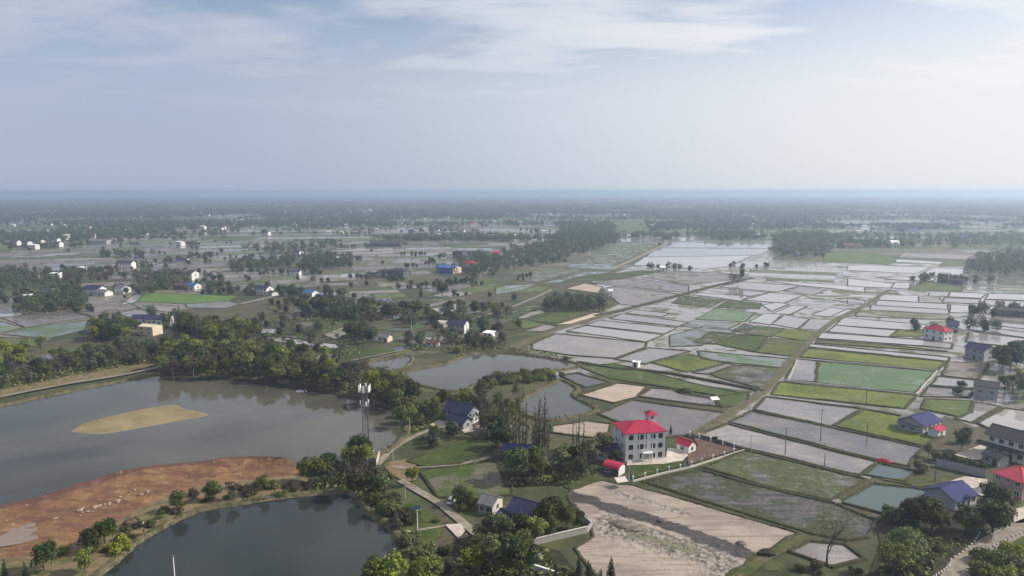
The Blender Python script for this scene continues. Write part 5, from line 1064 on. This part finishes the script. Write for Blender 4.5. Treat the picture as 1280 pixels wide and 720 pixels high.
wood([(860,546),(885,553),(925,563),(928,560),(890,549),(866,543)], 4.2, dict(bushdk=2, bushbr=2), (1.5, 2.6), 'along the back fence of the red yard', 38, True)
wood([(520,700),(530,690),(575,684),(580,700),(560,715),(525,720)], 5.5, dict(bushdk=2, bush=2, ol=1), (3, 5.5), 'in the thicket below the white pavement', 39, True)
wood([(975,715),(1000,694),(1040,712),(1075,716),(1080,735),(960,740)], 6, dict(bushdk=2, bushbr=2), (2, 3.6), 'below the grey puddle at the bottom', 40, True)

# --- far woods: one mass
WO = random.Random(99)
wood([(285,342),(290,330),(330,326),(440,322),(438,334),(330,338)], 13, dict(dk=1), (7, 11), '', 41, far=True)
wood([(365,338),(400,320),(440,322),(440,336)], 12, dict(dk=1), (8, 12), '', 42, far=True)
wood([(590,352),(600,330),(650,315),(700,300),(770,300),(768,306),(720,322),(690,332),(640,340)], 14, dict(dk=1), (8, 14), '', 43, far=True, forest=True)
wood([(690,302),(700,286),(765,284),(772,300)], 17, dict(dk=1), (9, 15), '', 44, far=True, forest=True)
wood([(968,323),(966,300),(1030,292),(1036,318),(1000,326)], 15, dict(dk=1), (10, 16), '', 45, far=True, forest=True)
wood([(1206,346),(1212,332),(1240,322),(1300,318),(1300,348)], 13, dict(dk=1), (10, 16), '', 46, far=True, forest=True)
wood([(1030,308),(1030,297),(1300,296),(1300,312),(1150,312)], 20, dict(dk=1), (9, 15), '', 47, far=True, forest=True)
wood([(1240,400),(1244,390),(1300,390),(1300,402)], 12, dict(dk=1), (5, 8), '', 48, far=True)
wood([(330,318),(300,310),(420,303),(430,312)], 18, dict(dk=1), (8, 12), '', 49, far=True)
wood([(-40,365),(-40,335),(30,338),(50,350),(40,362)], 12, dict(dk=1), (7, 11), '', 50, far=True)
wood([(565,345),(575,328),(600,322),(640,325),(600,345)], 13, dict(dk=1), (8, 12), '', 51, far=True)
wood([(860,332),(930,338),(960,336),(960,330)], 16, dict(dk=1), (4, 7), '', 52, far=True)
def vnoise(x, y, s):
    x /= s; y /= s; t = 0
    for k, (a, b, c, am) in enumerate(((1, .7, 1.3, 1), (1.9, -1.3, 4.1, .7), (-2.7, 3.1, 2.2, .5), (4.3, 3.7, .4, .35), (-6.1, 7.3, 5.5, .25))): t += am*math.sin(a*x+b*y+c)*math.cos(b*x*.8-a*y*1.1+c*2)
    return t
HX = []
while len(HX) < 330:
    py = 239 + math.exp(WO.uniform(math.log(11), math.log(58))); px = WO.uniform(-30, 1310)
    if px > 560 and WO.random() < .45: continue
    p = G(px, py)
    if any(inside(p, q) for q in NEARPOLY(p, 0)): continue
    HX.append((p.x, p.y))
HA = np.array(HX); tries = 0
while tries < 80000:
    tries += 1
    py = 239 + math.exp(WO.uniform(math.log(8), math.log(84))); px = WO.uniform(-60, 1340); p = G(px, py)
    if p.y > 9000: continue
    D = p.y; n = vnoise(p.x*.5, p.y, 150)                       # belts lie across the view
    belt = -.5 if py < 258 else -.25 if py < 270 else 0 if py < 284 else .30 if py < 300 else .78
    if n < belt: continue
    if any(inside(p, q) for q in NEARPOLY(p, 0)): continue
    if WO.random() > min(1.0, .30 + (D/3000)**1.2*.75): continue
    if np.any((np.abs(HA[:, 0]-p.x) < 13) & (p.y > HA[:, 1]-D*.045-12) & (p.y < HA[:, 1]+9)): continue
    FAR.append((p.x, p.y, WO.uniform(7, 13) if D < 2500 else WO.uniform(8, 15), WO.random()))
def far_mass():
    g = np.random.default_rng(5); Vs, Rn = [], []
    for x, y, h, t in FAR:
        D = y; n = 420 if D < 620 else 160 if D < 900 else 70 if D < 1500 else 38 if D < 2500 else 22; sz = .85 if D < 620 else 1.2 if D < 900 else 1.6 if D < 1500 else 2.6 if D < 2500 else 5.0
        w = h*(.42 if D < 2500 else .95)
        d = g.normal(size=(n, 3)); d /= np.linalg.norm(d, axis=1, keepdims=True); d[:, 2] = np.abs(d[:, 2])*np.sign(g.uniform(-.5, 1, n)); r = g.uniform(.55, 1.0, n)[:, None]
        lump = 1 + .35*np.sin(d[:, :1]*4+t*9)*np.sin(d[:, 1:2]*4+t*5)
        C = np.array((x, y, h*.52)) + d*r*lump*np.array((w, w, h*.48)); N = d + g.normal(size=(n, 3))*.5; N /= np.linalg.norm(N, axis=1, keepdims=True)
        Vs.append(leaf_quads(C, N, sz, g)); Rn.append(np.clip(np.full(n, t)*.8+g.random(n)*.2, 0, 1))
    V = np.concatenate(Vs); me = np_mesh('woods', V, len(V)//4, np.concatenate(Rn)); me.materials.append(MAT['leaf_far'])
    tag(new_obj('woods', me), 'distant belts of dark trees across the plain', 'woods', None, 'stuff')
# --- far houses, too small to show parts
def far_house_meshes():
    out = []
    for wm, rm, w, d, h, rh in (('wall_bright', 'tile_dark', 12, 9, 6.5, 2.4), ('wall_white', 'tile_navy', 14, 9, 4, 2.2), ('wall_bright', 'white_paint', 11, 9, 7.5, .6), ('wall_white', 'tile_red', 12, 9, 6.5, 2.2), ('wall_white', 'sheet_blue', 15, 10, 4.5, 1.8), ('wall_grey', 'tile_grey', 16, 9, 4.5, 2.2)):
        m = MB(); m.box((0, 0, h/2), (w, d, h)); 
        for s in (-1, 1): m.quad((s*w/2, -d/2, h), (s*w/2, d/2, h), (s*w/2, 0, h+rh))
        m.cur = 1; W, D = w/2+.6, d/2+.6
        for s in (-1, 1): m.quad((-W, s*D, h-.2), (W, s*D, h-.2), (W, 0, h+rh+.15), (-W, 0, h+rh+.15)); m.quad((-W, s*D, h-.2), (W, s*D, h-.2), (W, s*D, h-.45), (-W, s*D, h-.45))
        m.cur = 2
        for k in range(4):
            for q in range(2 if h > 5 else 1): m.box((-w/2+w*(k+.5)/4, -d/2-.03, 1.9+3.1*q), (1.4, .1, 1.4))
        me = m.mesh('farmhouse'); [me.materials.append(MAT[x]) for x in (wm, rm, 'glass')]; out.append(me)
    return out
FH = far_house_meshes(); FL = ['tiny white farmhouse with dark roof far out on the plain', 'tiny white farmhouse with navy roof far out on the plain', 'tiny all-white box house far out on the plain', 'tiny white farmhouse with red roof far out on the plain', 'tiny long shed with blue roof far out on the plain', 'tiny grey farmhouse far out on the plain']
placed = []
def far_house(p, i, s=1.0, rz=None):
    if any((p.x-q.x)**2+(p.y-q.y)**2 < 22**2 for q in placed): return False
    if any(inside(p, q) for q in NEARPOLY(p, 0)): return False
    placed.append(p); o = bpy.data.objects.new('farmhouse', FH[i]); COL.objects.link(o); o.location = (p.x, p.y, 0); o.rotation_euler = (0, 0, WO.uniform(-.5, .5) if rz is None else rz); o.scale = (s,)*3
    tag(o, FL[i], 'house', FL[i].split(' far')[0].replace('tiny ', 'far ') + 's'); return True
for x, y, i in [(12,305,5),(20,306,0),(35,307,0),(43,311,2),(51,303,1),(70,303,0),(73,308,0),(83,299,2),(104,292,0),(111,290,0),(114,295,1),(122,291,0),(57,291,0),(65,298,1),(158,291,2),(172,290,0),(254,286,2),(226,307,2),(334,294,0),(345,294,2),(357,290,0),(411,293,2),(353,271,0),(394,271,0),(462,263,2),(545,290,0),(560,289,1),(590,283,3),(640,278,3),(1018,274,0),(1002,273,1),(947,298,2),(935,270,0),(1090,277,1),(1142,290,4),(1206,299,4),(1160,272,1),(1165,286,0),(228,328,1),(345,322,0),(372,318,1),(620,322,3),(650,318,1),(671,290,0),(690,310,5),(745,291,0),(746,304,5),(990,315,1),(1000,321,5),(1010,313,0),(640,297,0),(665,310,1)]:
    far_house(G(x, y), i)
for x, y in HX:
    if len(placed) > 292: break
    far_house(Vector((x, y, 0)), WO.choices(range(6), (5, 3, 4, 1, 1, 2))[0], WO.uniform(.6, .9))
def plant_all():
    bl = sorted((q for q in QUEUE if NAME[q[0]] == 'broadleaf_tree'), key=lambda q: -(q[2]/q[1].y) - (10 if q[4] is None else 0))
    for q in bl[298:]: FAR.append((q[1].x, q[1].y, q[2], random.random()))
    drop = set(id(q) for q in bl[298:])
    for q in QUEUE:
        if id(q) not in drop: plant_now(*q)
HOMES = [o for o in list(COL.objects) if o.parent is None and o.get('category') in ('house', 'barn', 'shed', 'hut', 'warehouse', 'building') and o.location.y > 430]
for o in HOMES:                                                  # every homestead has its own few trees
    x, y = o.location.x, o.location.y; n = 9 if y < 1300 else 6
    for k in range(n):
        a = WO.uniform(-.5, 3.64); d = WO.uniform(8, 20) + y*.006; p = Vector((x+math.cos(a)*d*1.4, y+math.sin(a)*d, 0))
        if p.y < y-2 and abs(p.x-x) < 9: continue
        if any((p.x-q.location.x)**2+(p.y-q.location.y)**2 < 49 for q in HOMES): continue
        FAR.append((p.x, p.y, WO.uniform(4.5, 9.5), WO.random()))
for k in range(180):                                             # field trees and scraps of hedge on the left and centre plain
    p = G(WO.uniform(-20, 720), 239 + math.exp(WO.uniform(math.log(60), math.log(150))))
    if not free(p, 2) : continue
    for q in range(WO.choice((1, 1, 2, 4))): FAR.append((p.x+q*5+WO.uniform(-2, 2), p.y+WO.uniform(-2, 2), WO.uniform(2.5, 6.5), WO.random()))
plant_all(); far_mass()
# --- undergrowth under the belts
def undergrowth():
    g = np.random.default_rng(8); rg = random.Random(5); Cs = []
    for px, sp, hh in (([(200,476),(300,479),(380,486),(428,498),(502,524),(522,506),(440,470),(330,446),(206,440)], 2.2, 2.6), ([(0,488),(130,463),(205,452),(205,436),(95,444),(0,468)], 2.2, 2.2), ([(385,612),(410,582),(478,590),(486,615),(466,646),(438,622)], 1.8, 2.2), ([(640,608),(632,586),(700,580),(752,590),(712,606)], 1.8, 2.2), ([(560,735),(580,685),(640,684),(690,700),(740,735)], 1.7, 2.0), ([(500,556),(512,520),(598,506),(655,500),(650,548),(604,550),(598,518),(540,548)], 2.2, 2.0), ([(505,438),(505,424),(600,422),(720,450),(640,442)], 2.6, 1.8), ([(20,394),(20,376),(110,370),(112,388)], 4, 2), ([(370,402),(420,380),(632,394),(640,402)], 3.5, 2.4), ([(676,390),(757,391),(760,380),(690,379)], 3, 3), ([(1090,735),(1110,700),(1150,676),(1215,672),(1165,735)], 1.7, 1.6), ([(300,445),(330,398),(420,390),(470,420),(440,450)], 4, 1.4)):
        for p in scatter(px, sp, rg):
            if any(inside(p, q) for a, b, e, f, q in PB2 if a < p.x < b and e < p.y < f) or any((p.x-x)**2+(p.y-y)**2 < (r*.9)**2 for x, y, r in KEEP): continue
            hz = hh*rg.uniform(.3, 1.0)
            for k in range(5): Cs.append((p.x+rg.gauss(0, .7), p.y+rg.gauss(0, .7), hz*rg.uniform(.2, 1)))
    C = np.array(Cs); N = g.normal(size=C.shape); N[:, 2] = np.abs(N[:, 2])+.5; N /= np.linalg.norm(N, axis=1, keepdims=True); V = leaf_quads(C, N, 1.1, g); me = np_mesh('undergrowth', V, len(C), g.random(len(C))); me.materials.append(MAT['leaf_olive'])
    tag(new_obj('undergrowth', me), 'low tangled undergrowth beneath the tree belts', 'undergrowth', None, 'stuff')
undergrowth()
def tufts(name, lines, step, spread, hh, size, mat, label, seed, per):
    g = np.random.default_rng(seed); rg = random.Random(seed); Cs = []
    for pts, w in lines:
        for a, b in zip(pts, pts[1:] + pts[:1]):
            if max(a.y, b.y) > 520 or min(a.y, b.y) < 120: continue
            L = (b-a).length; n = int(L/step) + (rg.random() < (L/step) % 1)
            for k in range(n):
                if math.sin(a.x*.21+a.y*.17)*math.sin(a.x*.053-a.y*.08) < -.12: continue      # bare stretches
                q = a + (b-a)*rg.random() + Vector((rg.gauss(0, spread), rg.gauss(0, spread), 0)); h = hh*rg.uniform(.4, 1.3)
                for e in range(per): Cs.append((q.x+rg.gauss(0, .25), q.y+rg.gauss(0, .25), .25+h*rg.random()))
    C = np.array(Cs); N = g.normal(size=C.shape); N[:, 2] *= .5; N[:, 2] += .3; N /= np.linalg.norm(N, axis=1, keepdims=True); V = leaf_quads(C, N, size, g); me = np_mesh(name, V, len(C), g.random(len(C))); me.materials.append(MAT[mat]); tag(new_obj(name, me), label, name, None, 'stuff')
tufts('reeds', [(p, w) for p, w in EDGES], .55, 1.0, 1.1, .6, 'leaf_reed', 'brown and green reeds along the pond and lake edges', 3, 3)
tufts('grass', [(p, 1) for p in NEARB], .5, .45, .3, .42, 'leaf_light', 'rough grass growing along the paddy banks', 4, 2)

# ================================================================== GROUND, HAZE, SKY, SUN
me = bpy.data.meshes.new('ground'); me.from_pydata([(-26000, -600, 0), (26000, -600, 0), (26000, 30000, 0), (-26000, 30000, 0)], [], [(0, 1, 2, 3)]); tag(new_obj('ground', me, 'plain'), kind='structure')
t = NT('haze_air'); v = t.n('ShaderNodeVolumePrincipled'); v.inputs['Density'].default_value = .00024; v.inputs['Color'].default_value = (.60, .73, .93, 1); v.inputs['Anisotropy'].default_value = .5; v.inputs['Density Attribute'].default_value = ''
t.l(v.outputs[0], t.out.inputs['Volume'])
m = MB(); m.box((0, 14500, 47.5), (54000, 32000, 99)); hz = m.build('haze', 'haze_air'); tag(hz, 'thin blue haze over the whole plain', 'haze', None, 'stuff')

SUN_AZ, SUN_EL = R(81), R(37)                                   # clockwise from the view direction
sd = Vector((math.sin(SUN_AZ)*math.cos(SUN_EL), math.cos(SUN_AZ)*math.cos(SUN_EL), math.sin(SUN_EL)))
sl = bpy.data.lights.new('sun', 'SUN'); sl.energy = 5.0; sl.angle = R(.53); sl.color = (1, .93, .82); so = bpy.data.objects.new('sun', sl); COL.objects.link(so); so.rotation_euler = sd.to_track_quat('Z', 'Y').to_euler(); so.location = (0, 0, 300)
w = bpy.data.worlds.new('World'); SC.world = w; w.use_nodes = True; nt = w.node_tree; nt.nodes.clear()
class WT(NT):
    def __init__(s): s.t = nt
k = WT(); sky = k.n('ShaderNodeTexSky', sky_type='NISHITA', sun_disc=False); sky.sun_elevation = SUN_EL; sky.sun_rotation = SUN_AZ; sky.altitude = 100; sky.air_density = 1.0; sky.dust_density = 2.5; sky.ozone_density = 1.5
SKYK = .13
dirv = k.n('ShaderNodeTexCoord').outputs['Generated']
sep = k.n('ShaderNodeSeparateXYZ'); k.l(dirv, sep.inputs[0]); el = sep.outputs[2]
# clouds lie on a sheet overhead: project the view direction on it
den = k.math('ADD', k.math('MAXIMUM', el, 0.0), .10); cx = k.n('ShaderNodeCombineXYZ'); k.l(k.math('DIVIDE', sep.outputs[0], den), cx.inputs[0]); k.l(k.math('DIVIDE', sep.outputs[1], den), cx.inputs[1])
c1 = k.noise(k.mapping(cx.outputs[0], (.6, 1.0, 1)), .9, 5, .55, .4); c2 = k.noise(k.mapping(cx.outputs[0], (.5, 1.0, 1)), 2.6, 5, .58, .3)
cl = k.math('ADD', k.math('MULTIPLY', c1, .68), k.math('MULTIPLY', c2, .32))
dt = k.n('ShaderNodeVectorMath', operation='DOT_PRODUCT'); k.l(dirv, dt.inputs[0]); dt.inputs[1].default_value = sd
glow = k.ramp(dt.outputs['Value'], -.2, .72)
veil = k.mix(glow, (.41, .48, .61), (.85, .87, .895)); bright = k.mix(glow, (.64, .68, .74), (1.0, 1.0, 1.0))
sc = k.n('ShaderNodeVectorMath', operation='SCALE'); k.l(sky.outputs[0], sc.inputs[0]); sc.inputs['Scale'].default_value = SKYK
veilf = k.math('MAXIMUM', k.ramp(cl, .38, .56), k.ramp(el, .30, .10))
col = k.mix(k.math('MULTIPLY', veilf, .93), sc.outputs[0], veil)
high = k.math('MULTIPLY', k.ramp(cl, .47, .66), k.ramp(el, .06, .22))
col = k.mix(k.math('MULTIPLY', high, .42), col, bright)
bg = k.n('ShaderNodeBackground'); k.l(col, bg.inputs[0]); bg.inputs[1].default_value = 1.0; ow = k.n('ShaderNodeOutputWorld'); k.l(bg.outputs[0], ow.inputs[0])

vs = SC.view_settings; vs.view_transform = 'Standard'; vs.look = 'None'; vs.exposure = 0.06; vs.gamma = 1.0; vs.use_curve_mapping = False
SC.cycles.use_denoising = True; SC.cycles.max_bounces = 6; SC.cycles.diffuse_bounces = 2; SC.cycles.glossy_bounces = 2; SC.cycles.transmission_bounces = 2; SC.cycles.volume_bounces = 1; SC.cycles.transparent_max_bounces = 6
SC.cycles.sample_clamp_indirect = 6.0
print('TREES', NTREE, 'FAR', len(FAR), 'HOUSES', len(placed), 'OBJ', len(COL.objects))
